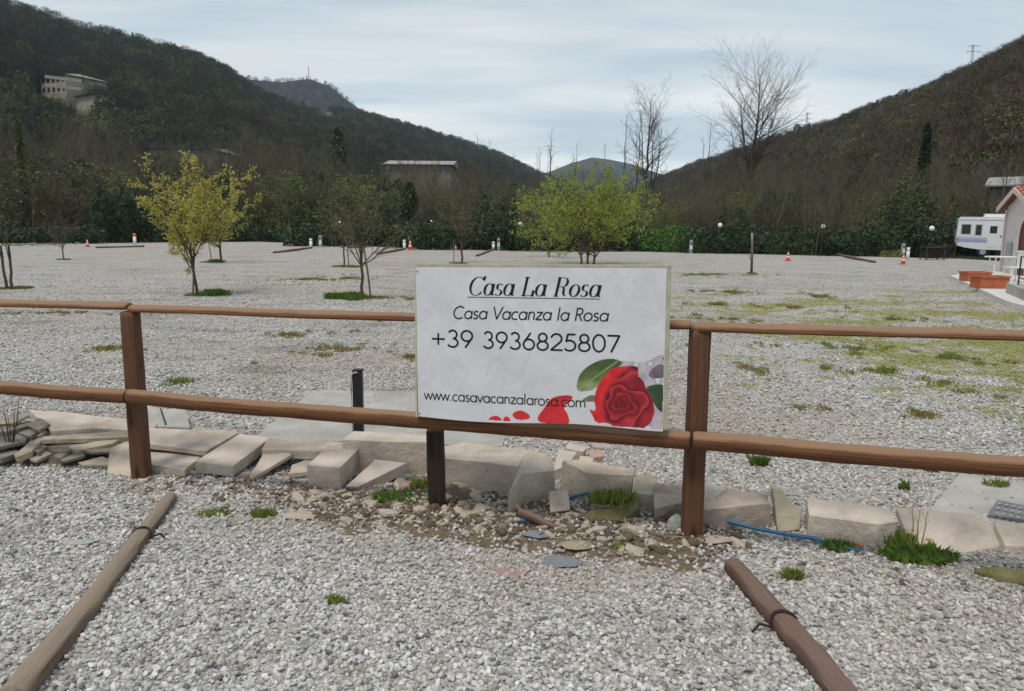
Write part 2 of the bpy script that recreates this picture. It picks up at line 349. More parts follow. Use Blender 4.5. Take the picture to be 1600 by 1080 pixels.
M['darkwood'] = simple('dark_bench_wood', (0.045, 0.035, 0.03), 0.8, 0.3, 8)
M['metal'] = simple('galvanised_metal', (0.30, 0.31, 0.32), 0.5, 0.15, 10, 0.05, 0.5, metal=0.6)
M['vanwhite'] = simple('camper_white', (0.74, 0.745, 0.76), 0.35, 0.04, 2, 0.02, 0.5)
M['vanblue'] = simple('camper_lilac_blue', (0.33, 0.36, 0.52), 0.4, 0.06, 2, 0.02, 0.5)
M['soil'] = stone('dry_soil', (0.19, 0.14, 0.10), (0.09, 0.065, 0.045), 0.1, 3, 0.8)
M['straw'] = leafmat('dry_litter', [(0.30, 0.22, 0.13), (0.20, 0.14, 0.09), (0.12, 0.08, 0.05), (0.38, 0.30, 0.20)], 0)
M['stalk'] = simple('dry_stalk', (0.34, 0.26, 0.15), 0.8, 0.25, 20, 0.0)
M['twig'] = simple('dark_twig', (0.07, 0.05, 0.04), 0.9, 0.3, 20, 0.0)
M['grass'] = leafmat('grass_blades', [(0.16, 0.23, 0.035), (0.22, 0.30, 0.05), (0.33, 0.34, 0.10), (0.12, 0.18, 0.03)], 0.35)
M['grass_lush'] = leafmat('lush_weed_leaves', [(0.10, 0.19, 0.035), (0.15, 0.25, 0.045), (0.20, 0.29, 0.06), (0.08, 0.14, 0.03)], 0.4)
M['grass_dry'] = leafmat('dry_grass', [(0.33, 0.22, 0.09), (0.26, 0.19, 0.07), (0.24, 0.22, 0.06), (0.38, 0.27, 0.13)], 0.2)
M['bark'] = barkmat('grey_brown_bark', [(0.085, 0.07, 0.055), (0.11, 0.088, 0.068)])
M['bark_wood'] = barkmat('winter_wood_bark', [(0.20, 0.175, 0.135), (0.138, 0.113, 0.072), (0.116, 0.090, 0.065), (0.145, 0.128, 0.075), (0.104, 0.081, 0.064), (0.152, 0.116, 0.080)])
M['bark_pale'] = barkmat('pale_winter_bark', [(0.15, 0.145, 0.085), (0.13, 0.12, 0.072), (0.175, 0.16, 0.105)])
M['dullgreen'] = leafmat('dull_green_leaves', [(0.055, 0.075, 0.025), (0.085, 0.10, 0.032), (0.04, 0.055, 0.02)], 0.15)
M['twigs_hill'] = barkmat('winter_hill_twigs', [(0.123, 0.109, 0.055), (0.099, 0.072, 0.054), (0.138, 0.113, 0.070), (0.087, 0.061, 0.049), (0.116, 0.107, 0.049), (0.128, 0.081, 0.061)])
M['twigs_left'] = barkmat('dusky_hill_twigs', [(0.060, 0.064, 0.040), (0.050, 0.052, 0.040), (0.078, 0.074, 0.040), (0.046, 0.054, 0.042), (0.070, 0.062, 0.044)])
M['twigs_red'] = barkmat('reddish_winter_twigs', [(0.138, 0.075, 0.058), (0.116, 0.070, 0.052)])
M['ever'] = leafmat('evergreen_leaves', [(0.022, 0.036, 0.014), (0.034, 0.055, 0.018), (0.045, 0.065, 0.022)], 0.1)
M['laurel'] = leafmat('laurel_hedge_leaves', [(0.022, 0.042, 0.014), (0.032, 0.060, 0.017), (0.046, 0.080, 0.022), (0.016, 0.032, 0.012)], 0.15)
M['laurel_b'] = leafmat('bright_hedge_leaves', [(0.07, 0.16, 0.025), (0.10, 0.21, 0.035), (0.05, 0.12, 0.02)], 0.25)
M['ivygreen'] = leafmat('young_olive_leaves', [(0.123, 0.138, 0.036), (0.174, 0.181, 0.051), (0.094, 0.116, 0.036)], 0.2)
M['yellowleaf'] = leafmat('yellow_spring_leaves', [(0.46, 0.40, 0.08), (0.56, 0.50, 0.14), (0.38, 0.36, 0.07), (0.50, 0.41, 0.11)], 0.4)
M['limeleaf'] = leafmat('lime_spring_leaves', [(0.29, 0.35, 0.045), (0.38, 0.44, 0.07), (0.22, 0.29, 0.04), (0.44, 0.45, 0.11)], 0.4)
M['budleaf'] = leafmat('opening_buds', [(0.26, 0.26, 0.08), (0.20, 0.23, 0.06), (0.33, 0.30, 0.12)], 0.3)
M['brownbud'] = leafmat('brown_buds', [(0.20, 0.13, 0.075), (0.16, 0.115, 0.06), (0.17, 0.17, 0.06)], 0.2)
M['lichen'] = simple('lichen', (0.25, 0.22, 0.06), 0.9, 0.3, 30)
# ------------------------------------------------------------------ ground and gravel lot
def struct(o): return tag(o, kind='structure')
gm, nt, b = new_mat('woodland_floor', 0.95, 0.1); v = coords(nt)
c = rp(nt, noise(nt, v, 0.15, 6), [(0.35, (0.05, 0.045, 0.025)), (0.55, (0.06, 0.07, 0.025)), (0.7, (0.085, 0.065, 0.04))]); nt.links.new(c, b.inputs['Base Color'])
mb = MB(); S = 3000
mb.add([(-S, -S, -0.3), (S, -S, -0.3), (S, S, -0.3), (-S, S, -0.3)], [(0, 1, 2, 3)]); struct(mb.build('ground', gm))

lm, nt, b = new_mat('crushed_gravel', 0.9, 0.15); v = coords(nt)
vor = N(nt, 'ShaderNodeTexVoronoi', Scale=42.0); nt.links.new(v, vor.inputs['Vector'])
vor2 = N(nt, 'ShaderNodeTexVoronoi', Scale=19.0); nt.links.new(v, vor2.inputs['Vector'])
bw = N(nt, 'ShaderNodeSeparateXYZ'); nt.links.new(vor.outputs['Color'], bw.inputs[0])
bw2 = N(nt, 'ShaderNodeSeparateXYZ'); nt.links.new(vor2.outputs['Color'], bw2.inputs[0])
base = rp(nt, bw.outputs[0], [(0.0, (0.28, 0.265, 0.25)), (0.35, (0.47, 0.45, 0.425)), (0.75, (0.62, 0.595, 0.565)), (1.0, (0.78, 0.76, 0.73))])
base = mixc(nt, base, rp(nt, bw2.outputs[1], [(0.0, (0.33, 0.315, 0.30)), (0.5, (0.54, 0.515, 0.49)), (1.0, (0.72, 0.69, 0.66))]), 0.45)
dk = rp(nt, vor.outputs['Distance'], [(0.25, (0, 0, 0)), (0.62, (0.5,) * 3)])
base = mixc(nt, base, (0.13, 0.12, 0.105), dk)
wide = noise(nt, coords(nt, 'Object', (0.11, 0.22, 1)), 1, 5, 0.6, 0.3)
base = mixc(nt, base, (0.46, 0.40, 0.35), rp(nt, wide, [(0.46, (0, 0, 0)), (0.66, (0.5,) * 3)]))
mid = noise(nt, coords(nt, 'Object', (0.6, 1.1, 1)), 1, 6, 0.66, 0.2)
base = mixc(nt, base, (0.17, 0.15, 0.115), rp(nt, mid, [(0.53, (0, 0, 0)), (0.70, (0.62,) * 3)]))
fine = noise(nt, coords(nt, 'Object', (2.2, 3.4, 1)), 1, 5, 0.7)
base = mixc(nt, base, (0.56, 0.54, 0.52), rp(nt, fine, [(0.48, (0, 0, 0)), (0.75, (0.38,) * 3)]))
base = mixc(nt, base, (0.12, 0.115, 0.10), rp(nt, noise(nt, coords(nt, 'Object', (5, 8, 1)), 1, 4, 0.7), [(0.57, (0, 0, 0)), (0.68, (0.62,) * 3)]))
base = patch_tint(nt, base)
nt.links.new(base, b.inputs['Base Color'])
hh = N(nt, 'ShaderNodeMath', operation='MULTIPLY'); nt.links.new(vor.outputs['Distance'], hh.inputs[0]); hh.inputs[1].default_value = -1
bump(nt, b, hh.outputs[0], 0.9, 0.02)
edge_px = [(-160, 381), (0, 381), (110, 379), (200, 376), (300, 378), (400, 378), (500, 381), (640, 388), (800, 392), (1000, 394), (1200, 398), (1350, 401), (1500, 405), (1600, 410), (1720, 418)]
EDGE = np.array([G(x, y) for x, y in edge_px])
def edge_y(x): return np.interp(x, EDGE[:, 0], EDGE[:, 1])
order = np.argsort(EDGE[:, 0]); EDGE = EDGE[order]
xs = np.linspace(-62, 44, 107)
ye = edge_y(xs) + (fbm(xs * 0.35, xs * 0 + 3, 5) - 0.47) * 3
def lot_z(x, y):
    far = np.clip((np.asarray(y, float) - 7) / 12, 0, 1)
    return far * ((fbm(np.asarray(x) * 0.10, np.asarray(y) * 0.10, 11) - 0.47) * 0.20)
ts = np.concatenate([np.linspace(0, 0.25, 12), np.linspace(0.28, 1, 40)])
X, T = np.meshgrid(xs, ts); Y = -6 + (ye[None] + 6) * T
Z = lot_z(X, Y)
mb = MB(); nx = len(xs); nyy = len(ts)
mb.add(np.stack([X, Y, Z], -1).reshape(-1, 3), [(i * nx + j, i * nx + j + 1, (i + 1) * nx + j + 1, (i + 1) * nx + j) for i in range(nyy - 1) for j in range(nx - 1)])
lot = struct(mb.build('gravel_lot', lm, smooth=True))
def L_(px, py):                                   # point on the lot surface under a pixel
    p = G(px, py); 
    for _ in range(3): p = G(px, py, float(lot_z(p[0], p[1])))
    return p

# fence line
PL, PR = G(222, 745), G(1080, 845)
fdir = (PR - PL); FL = np.linalg.norm(fdir); fdir = fdir / FL
fnor = np.array([fdir[1], -fdir[0], 0.0])         # towards the camera
if fnor[1] > 0: fnor = -fnor
def on_fence(s, off=0.0, z=0.0): return PL + fdir * s + fnor * off + np.array([0, 0, z])
def plane_hit(px, py, off=0.0):
    d = ray(px, py); P0 = PL + fnor * off
    return C0 + d * (np.dot(P0 - C0, fnor) / np.dot(d, fnor))

# soil bank under the row of broken stones
su, sv = np.linspace(-1.9, 5.6, 150), np.linspace(-0.62, 0.75, 46)
U, V_ = np.meshgrid(su, sv)
mask = np.clip(1 - ((V_ - 0.02 * np.sin(U * 2)) / (0.34 + 0.24 * fbm(U * 1.3, U * 0, 3))) ** 2, -0.6, 1)
dens = np.clip(np.interp(U, [-1.9, 0.1, 0.5, 1.2, 2.0, 3.4, 3.8, 4.6, 5.6], [0.3, 0.3, 0.6, 0.62, 1.15, 1.05, 0.4, 0.3, 0.35]), 0, 2)
hgt = np.where(mask > 0, mask * dens, mask) * 0.052 + (fbm(U * 7, V_ * 7, 8) - 0.47) * 0.045 + (fbm(U * 30, V_ * 30, 9, 3) - 0.45) * 0.028 - 0.018 - np.clip(1 - dens, 0, 1) * 0.03 - 0.06 * ((U > 3.55) & (V_ < -0.12)) - 0.05 * ((U < 0.25) & (V_ < -0.06))
pit = np.exp(-(((U - 2.42) / 0.22) ** 2 + ((V_ - 0.06) / 0.14) ** 2)); hgt = hgt - pit * 0.10
hgt[0] = hgt[-1] = -0.05; hgt[:, 0] = hgt[:, -1] = -0.05
Pg = PL[None, None] + fdir * U[..., None] - fnor * V_[..., None]; Pg[..., 2] = hgt
mb = MB(); n1, n2 = len(su), len(sv)
mb.add(Pg.reshape(-1, 3), [(i * n1 + j, i * n1 + j + 1, (i + 1) * n1 + j + 1, (i + 1) * n1 + j) for i in range(n2 - 1) for j in range(n1 - 1)])
struct(mb.build('soil', M['soil'], smooth=True))
def soil_h(p):                                    # height of soil bank at p
    q = np.asarray(p) - PL; u = q[..., 0] * fdir[0] + q[..., 1] * fdir[1]; w = -(q[..., 0] * fnor[0] + q[..., 1] * fnor[1])
    i = np.clip(np.round((w - sv[0]) / (sv[1] - sv[0])).astype(int), 0, n2 - 1); j = np.clip(np.round((u - su[0]) / (su[1] - su[0])).astype(int), 0, n1 - 1)
    inside = (w > sv[0]) & (w < sv[-1]) & (u > su[0]) & (u < su[-1])
    return np.where(inside, hgt[i, j], -0.05)

# ---- gravel stones
def rock_mesh(name, seed, sub=1, sq=0.7, mat=None, rough=0.25):
    rng = np.random.RandomState(seed); bm = bmesh.new(); bmesh.ops.create_icosphere(bm, subdivisions=sub, radius=0.5)
    s = np.array([rng.uniform(0.85, 1.3), rng.uniform(0.65, 0.95), sq * rng.uniform(0.75, 1.15)])
    planes = [(lambda a: a / np.linalg.norm(a))(rng.normal(size=3)) for _ in range(7)]
    for q in bm.verts:
        p = np.array(q.co)
        for pl in planes:
            dd = p @ pl
            lim = 0.34 + 0.05 * rng.rand()
            if dd > lim: p = p - pl * (dd - lim)
        p = p * s * (1 + rough * (rng.rand() - 0.5) * 0.5); q.co = p
    me = bpy.data.meshes.new(name); bm.to_mesh(me); bm.free(); me.materials.append(mat)
    V = np.array([q.co[:] for q in me.vertices]); at = me.attributes.new('gc', 'FLOAT_VECTOR', 'POINT'); at.data.foreach_set('vector', V.astype(np.float32).ravel())
    o = bpy.data.objects.new(name, me); PROTO.objects.link(o); return o
sm, nt, b = new_mat('gravel_chips', 0.8, 0.25)
oi = N(nt, 'ShaderNodeObjectInfo')
c = rp(nt, oi.outputs['Random'], [(0.0, (0.12, 0.12, 0.12)), (0.07, (0.22, 0.215, 0.21)), (0.11, (0.36, 0.30, 0.235)), (0.20, (0.33, 0.325, 0.315)), (0.42, (0.44, 0.43, 0.41)), (0.60, (0.50, 0.49, 0.465)), (0.66, (0.56, 0.51, 0.44)), (0.72, (0.54, 0.53, 0.51)), (0.92, (0.62, 0.61, 0.59)), (1.0, (0.74, 0.73, 0.71))])
c = mixc(nt, c, (0.24, 0.23, 0.21), rp(nt, noise(nt, coords(nt), 2.2, 4, 0.65), [(0.48, (0, 0, 0)), (0.7, (0.4,) * 3)]))
c = patch_tint(nt, c)
nt.links.new(c, b.inputs['Base Color'])
rocks = [rock_mesh('gravel_chip', 100 + i, 1, 0.62, sm) for i in range(10)]
def in_poly(P, poly):
    x, y = P[:, 0], P[:, 1]; r = np.zeros(len(P), bool); n = len(poly)
    for i in range(n):
        a, b_ = poly[i], poly[(i + 1) % n]
        c_ = ((a[1] > y) != (b_[1] > y)) & (x < (b_[0] - a[0]) * (y - a[1]) / (b_[1] - a[1] + 1e-12) + a[0])
        r ^= c_
    return r
PAD1 = [G(x, y) for x, y in ((488, 612), (662, 614), (800, 648), (785, 700), (395, 688))]
PAD2 = [G(x, y) for x, y in ((1452, 800), (1500, 742), (1700, 772), (1700, 845))]
rng = np.random.RandomState(7)
pts = []; scl = []
for y0, y1, n, smin, smax in ((1.7, 3.3, 50000, 0.013, 0.038), (3.3, 5.2, 60000, 0.014, 0.038), (5.2, 8.5, 60000, 0.018, 0.044), (8.5, 14, 58000, 0.022, 0.046), (14, 30, 60000, 0.026, 0.058)):
    a, bb = 0.75, 1.1
    k = int(n * 1.0)
    y = np.sqrt(rng.uniform(y0 ** 2, y1 ** 2, k)); x = rng.uniform(-1, 1, k) * (a * y + bb)
    s = smin + (smax - smin) * rng.rand(k) ** 1.6
    z = lot_z(x, y) + s * rng.uniform(-0.12, 0.30, k)
    pts.append(np.stack([x, y, z], -1)); scl.append(s)
P = np.vstack(pts); S_ = np.concatenate(scl)
sh = soil_h(P); keep = (sh < 0.004) | (rng.rand(len(P)) < 0.36)
P[:, 2] = np.where(sh > -0.01, np.maximum(P[:, 2], sh + 0.2 * S_), P[:, 2])
keep &= ~(in_poly(P, PAD1) & (rng.rand(len(P)) > 0.10 + 0.5 * (fbm(P[:, 0] * 3, P[:, 1] * 3, 66) > 0.56))) & ~(in_poly(P, PAD2) & (rng.rand(len(P)) > 0.25))
# thin places where the fines show through
thinp = fbm(P[:, 0] * 1.1, P[:, 1] * 1.6, 21)
keep &= rng.rand(len(P)) < np.interp(P[:, 1], [0, 9, 14, 14.01, 20, 30], [1, 1, .72, 1.0, .6, .06])
keep &= rng.rand(len(P)) < np.clip(1.25 - (thinp - 0.5) * 3.0, 0.35, 1)
P, S_ = P[keep], S_[keep]
tag(scatter('gravel', P, rng.uniform(-0.7, 0.7, (len(P), 3)) + np.stack([np.zeros(len(P)), np.zeros(len(P)), rng.uniform(0, 6.28, len(P))], -1), S_, rng.randint(0, 10, len(P)), rocks,
            'loose grey and white gravel chips covering the car park'), cat='gravel')

# rubble crumbs and dry litter on the soil
crumbs = [rock_mesh('soil_clod', 300 + i, 2, 0.7, M['soil'] if i < 2 else M['rough'], 0.5) for i in range(3)] + [rock_mesh('stone_chip', 320 + i, 1, 0.4, M['sand2'], 0.5) for i in range(3)]
n = 3800; u = np.clip(rng.normal(2.0, 0.95, n), 0.1, 4.4); w = rng.normal(0.0, 0.17, n)
Pc = PL + fdir * u[:, None] - fnor * w[:, None]; Pc[:, 2] = np.maximum(soil_h(Pc), -0.005) + 0.004
s = 0.009 + 0.07 * rng.rand(n) ** 5
kk = rng.choice(6, n, p=[.22, .22, .14, .14, .14, .14]); s = np.where((kk > 2) & (rng.rand(n) < .05) & (u > 1.2), rng.uniform(.06, .14, n), s)
scatter('rubble', Pc, rng.uniform(0, 6.28, (n, 3)) * [0.1, 0.1, 1], s, kk, crumbs, 'brown soil crumbs and stone chips under the fence', 'rubble')
n = 1500; u = np.clip(rng.normal(2.2, 1.05, n), 0.1, 4.6); w = rng.normal(0.02, 0.15, n)
Pl = PL + fdir * u[:, None] - fnor * w[:, None]; Pl[:, 2] = np.maximum(soil_h(Pl), -0.005) + 0.012
a = rng.uniform(0, 6.28, n); ln = 0.008 + 0.04 * rng.rand(n) ** 2; wd = rng.uniform(0.001, 0.005, n)
d1 = np.stack([np.cos(a), np.sin(a), rng.uniform(-0.3, 0.3, n)], -1) * ln[:, None]; d2 = np.stack([-np.sin(a), np.cos(a), rng.uniform(-.4, .4, n)], -1) * wd[:, None]
mb = MB(); mb.quads(np.stack([Pl - d1 - d2, Pl + d1 - d2, Pl + d1 + d2, Pl - d1 + d2], 1))
tag(mb.build('dry_litter', M['straw']), 'dry brown leaves and straw lying on the soil under the fence', 'litter', kind='stuff')

# ------------------------------------------------------------------ fence
fence = thing('wooden_fence', 'brown stained round-rail wooden fence in front of the gravel lot', 'fence', tuple(PL))
def wobble(p0, p1, n, amp, seed):
    p0, p1 = np.asarray(p0), np.asarray(p1); t = np.linspace(0, 1, n)[:, None]; P = p0 + (p1 - p0) * t
    ln = np.linalg.norm(p1 - p0)
    P = P + np.stack([np.zeros(n), (fbm(t[:, 0] * ln * 0.8, t[:, 0] * 0, seed) - 0.47) * amp, (fbm(t[:, 0] * ln * 0.8 + 9, t[:, 0] * 0, seed + 1) - 0.47) * amp], -1)
    return P
def rail(p0, p1, r, seed, prof=None, taper=0.0):
    n = 40; P = wobble(p0, p1, n, 0.03, seed); rr = np.linspace(r * (1 + taper), r * (1 - taper), n)
    rr[0] *= 0.86; rr[-1] *= 0.86
    d = (np.asarray(p1) - np.asarray(p0)) / np.linalg.norm(np.asarray(p1) - np.asarray(p0)); P[1] = P[0] + d * 0.012; P[-2] = P[-1] - d * 0.012
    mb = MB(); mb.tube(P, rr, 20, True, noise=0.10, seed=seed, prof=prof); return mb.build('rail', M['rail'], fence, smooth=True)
def px_fence(px, py, off=0.0): return plane_hit(px, py, off)
# posts (near-square split timbers leaning a little)
def post(top, bot, w, mat, seed):
    n = 30; P = wobble(bot, top, n, 0.015, seed)
    th = np.arange(24) * 2 * math.pi / 24; e = 0.30
    ca = np.sign(np.cos(th)) * np.abs(np.cos(th)) ** e; sa = np.sign(np.sin(th)) * np.abs(np.sin(th)) ** e
    k = np.arctan2(fdir[1], fdir[0]); 
    mb = MB(); t = np.linspace(1.03, 0.97, n)
    mb.tube(P, w / 2 * t, 24, True, noise=0.05, seed=seed, prof=(ca, sa)); return mb.build('post', mat, fence, smooth=True)
tl, tr = px_fence(204, 488), px_fence(1094, 516)
RL = 0.047
lo = 0.10
post(tl + [0, 0, 0.005], PL - [0, 0, 0.15], 0.098, M['post'], 3)
post(tr + [0, 0, 0.005], PR - [0, 0, 0.15], 0.098, M['post'], 5)
mp_ = px_fence(680, 672); mbot = np.array([mp_[0] + 0.01, mp_[1], -0.15])
post(mp_, mbot, 0.098, M['darkpost'], 8)
# half-round top rail lying on the posts
th = np.linspace(0, math.pi, 13); hp = (np.concatenate([np.cos(th), [-0.5, 0, 0.5]]), np.concatenate([np.sin(th) * 0.95, [0.0, 0.0, 0.0]]))
zt = 0.002
A = px_fence(205, 486); Bq = px_fence(1095, 515)
Lx = px_fence(-420, 465); Rx = px_fence(2000, 548)
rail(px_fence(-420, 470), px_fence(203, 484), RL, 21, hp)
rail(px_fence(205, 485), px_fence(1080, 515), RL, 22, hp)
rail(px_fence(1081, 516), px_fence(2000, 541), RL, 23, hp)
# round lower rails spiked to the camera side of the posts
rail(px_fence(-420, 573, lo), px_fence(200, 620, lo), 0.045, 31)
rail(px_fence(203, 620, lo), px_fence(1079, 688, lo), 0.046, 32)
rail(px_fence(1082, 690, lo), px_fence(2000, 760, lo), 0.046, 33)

# ------------------------------------------------------------------ sign
SO = 0.165
cTL, cTR, cBL, cBR = [plane_hit(x, y, SO) for x, y in ((650, 417), (1042, 419), (653, 652), (1036, 671))]
sign = thing('sign_board', 'white vinyl sign with red rose and black lettering on the fence', 'sign', tuple((cBL + cBR) / 2))
vm, nt, b = new_mat('white_vinyl_banner', 0.38, 0.4); v = coords(nt, 'gc')
nt.links.new(rp(nt, noise(nt, v, 3.0, 4), [(0.3, (0.62, 0.615, 0.64)), (0.7, (0.70, 0.69, 0.715))]), b.inputs['Base Color'])
nb = noise(nt, coords(nt, 'gc', (1.6, 0.8, 1)), 5.5, 3, 0.45, 0.5); bump(nt, b, nb, 0.28, 0.05)
def sgn(u, w, off=0.0):                           # u,w in 0..1 on the board -> 3D (follows the banner's wrinkles)
    u = np.asarray(u, float); w = np.asarray(w, float)
    top = cTL + (cTR - cTL) * u[..., None]; bot = cBL + (cBR - cBL) * u[..., None]
    wr = 0.007 * (fbm(u * 4, w * 2.2, 40, 3) - 0.47) * 2 + 0.004 * np.clip(1 - w * 6, 0, 1) * np.sin(u * 14)
    return bot + (top - bot) * w[..., None] + fnor * (off + wr)[..., None]
def px_uv(px, py):                                # pixel -> board coordinates
    p = plane_hit(px, py, SO) - cBL
    ax = cBR - cBL; ay = cTL - cBL; ac = cTR - cTL
    uu, ww = 0.5, 0.5
    for _ in range(12):
        e = p - (ax * uu * (1 - ww) + (ay + ac * uu) * ww)
        ju = ax * (1 - ww) + ac * ww; jw = ay + ac * uu - ax * uu
        J = np.stack([ju, jw], 1); d = np.linalg.lstsq(J, e, rcond=None)[0]; uu += d[0]; ww += d[1]
    return uu, ww
gu, gw = np.meshgrid(np.linspace(0, 1, 61), np.linspace(0, 1, 41))
mb = MB(); F_ = [(i * 61 + j, i * 61 + j + 1, (i + 1) * 61 + j + 1, (i + 1) * 61 + j) for i in range(40) for j in range(60)]
front = sgn(gu, gw); low = np.clip((0.03 - gw), 0, 1) / 0.03
front[..., 2] += low * 0.012 * (np.sin(gu * 9 + 2) * 0.6 - 0.2)
mb.add(front.reshape(-1, 3), F_, np.stack([gu * 1.4, gw * 0.85, gu * 0], -1).reshape(-1, 3))
mb.build('banner', vm, sign, smooth=True)
# backing board and thin frame strips
def bar(p0, p1, w, d, name, mat, off):
    p0, p1 = np.asarray(p0) + fnor * off, np.asarray(p1) + fnor * off
    ax = (p1 - p0) / np.linalg.norm(p1 - p0); sd_ = np.cross(ax, fnor); c = (p0 + p1) / 2
    Rm = np.stack([ax, sd_, fnor], 1); m = MB(); m.box(c, (np.linalg.norm(p1 - p0), w, d), R=Rm); return m.build(name, mat, sign)
bk = MB(); q = [cBL + [0, 0, .006], cBR + [0, 0, .006], cTR, cTL]; bk.prism([x - fnor * 0.008 for x in q], -fnor * 0.014); bk.build('backing_board', M['frame'], sign, fix=True)
ex = (cTR - cTL) / np.linalg.norm(cTR - cTL)
bar(cTL - ex * 0.003, cBL - ex * 0.008, 0.010, 0.026, 'frame_strip', M['frame'], -0.012)
bar(cTR + ex * 0.010, cBR + ex * 0.010, 0.018, 0.026, 'frame_strip', M['frame'], -0.012)
bar(cTL - ex * 0.008 + [0, 0, .008], cTR + ex * 0.019 + [0, 0, .008], 0.014, 0.026, 'frame_strip', M['frame'], -0.012)
for (x, y) in ((654, 646), (1036, 560), (649, 424)):
    m = MB(); u_, w_ = px_uv(x, y); p = sgn(np.array(min(max(u_, .006), .994)), np.array(w_), 0.002); m.tube([p, p + fnor * 0.003], [0.004, 0.003], 8); m.build('staple', M['rust'], sign)

# stroke lettering ---------------------------------------------------
def arc(cx, cy, rx, ry, a0, a1, n=18):
    t = np.radians(np.linspace(a0, a1, n)); return [(cx + rx * math.cos(x), cy + ry * math.sin(x)) for x in t]
FUT = {
 'C': (.70, [arc(.37, .36, .36, .37, 48, 312, 30)]), 'a': (.56, [arc(.25, .23, .22, .23, 0, 360, 28), [(.47, 0), (.47, .46)]]),
 's': (.38, [arc(.17, .345, .115, .115, 25, 270, 14) + arc(.17, .115, .135, .115, 88, -155, 14)]),
 'V': (.60, [[(0, .73), (.28, 0)], [(.28, 0), (.56, .73)]]), 'c': (.46, [arc(.25, .23, .22, .23, 50, 310, 24)]),
 'n': (.50, [[(.06, 0), (.06, .46)], [(.06, .22)] + arc(.22, .29, .16, .17, 180, 0, 14) + [(.38, 0)]]),
 'z': (.42, [[(.03, .45), (.36, .45)], [(.36, .45), (.02, .015)], [(.02, .015), (.38, .015)]]), 'l': (.20, [[(.07, 0), (.07, .76)]]),
 'R': (.50, [[(.06, 0), (.06, .73)], [(.06, .72), (.2, .72)] + arc(.22, .54, .18, .18, 85, -85, 14) + [(.06, .36)], [(.2, .36), (.43, 0)]]),
 'o': (.56, [arc(.26, .23, .23, .23, 0, 360, 28)]), 'w': (.68, [[(0, .46), (.16, 0)], [(.16, 0), (.32, .46)], [(.32, .46), (.48, 0)], [(.48, 0), (.64, .46)]]),
 '.': (.20, [[(.07, 0), (.07, .06)]]), 'v': (.44, [[(0, .46), (.2, 0)], [(.2, 0), (.4, .46)]]),
 'r': (.28, [[(.06, 0), (.06, .46)], [(.06, .25)] + arc(.20, .31, .14, .14, 170, 60, 10)]),
 'm': (.78, [[(.06, 0), (.06, .46)], [(.06, .25)] + arc(.215, .30, .155, .16, 180, 0, 12) + [(.37, 0)], [(.37, .25)] + arc(.525, .30, .155, .16, 180, 0, 12) + [(.68, 0)]]),
 '+': (.60, [[(.04, .33), (.52, .33)], [(.28, .09), (.28, .57)]]),
 '3': (.53, [arc(.24, .545, .16, .18, 155, -88, 18) + arc(.24, .185, .20, .185, 85, -155, 20)]),
 '9': (.55, [arc(.26, .50, .21, .225, 0, 360, 28), [(.455, .41), (.20, 0)]]), '6': (.55, [arc(.26, .225, .21, .225, 0, 360, 28), [(.065, .31), (.32, .725)]]),
 '8': (.53, [arc(.25, .55, .16, .175, 0, 360, 26), arc(.25, .19, .205, .19, 0, 360, 28)]),
 '2': (.53, [arc(.25, .51, .20, .21, 170, -35, 18) + [(.04, .015)], [(.04, .015), (.47, .015)]]),
 '5': (.53, [[(.43, .715), (.16, .715)], [(.16, .72), (.09, .40)] , [(.09, .395)] + arc(.22, .225, .225, .225, 118, -145, 22)]),
 '0': (.56, [arc(.27, .365, .225, .365, 0, 360, 32)]), '7': (.53, [[(.04, .71), (.47, .71)], [(.47, .71), (.17, 0)]]), ' ': (.30, [])}
DID = {
 'C': (.74, [arc(.38, .355, .33, .37, 42, 320, 32), [(.63, .60), (.66, .74)]]),
 'a': (.54, [arc(.22, .23, .185, .235, 0, 360, 28), [(.42, .46), (.42, .08)] + arc(.47, .06, .05, .05, 180, 330, 8)]),
 's': (.42, [arc(.19, .345, .115, .12, 30, 265, 14) + arc(.18, .115, .14, .115, 80, -150, 14)]),
 'L': (.66, [[(.14, 0), (.14, .73)], [(.03, .725), (.27, .725)], [(.02, .008), (.55, .008)], [(.55, 0), (.57, .2)]]),
 'R': (.72, [[(.14, 0), (.14, .73)], [(.03, .725), (.36, .725)] + arc(.36, .55, .18, .175, 85, -85, 16) + [(.14, .375)], [(.34, .37), (.42, .34), (.47, .1), (.53, .02), (.60, .03)], [(.02, .008), (.26, .008)]]),
 'o': (.50, [arc(.23, .23, .195, .235, 0, 360, 28)]), ' ': (.32, [])}
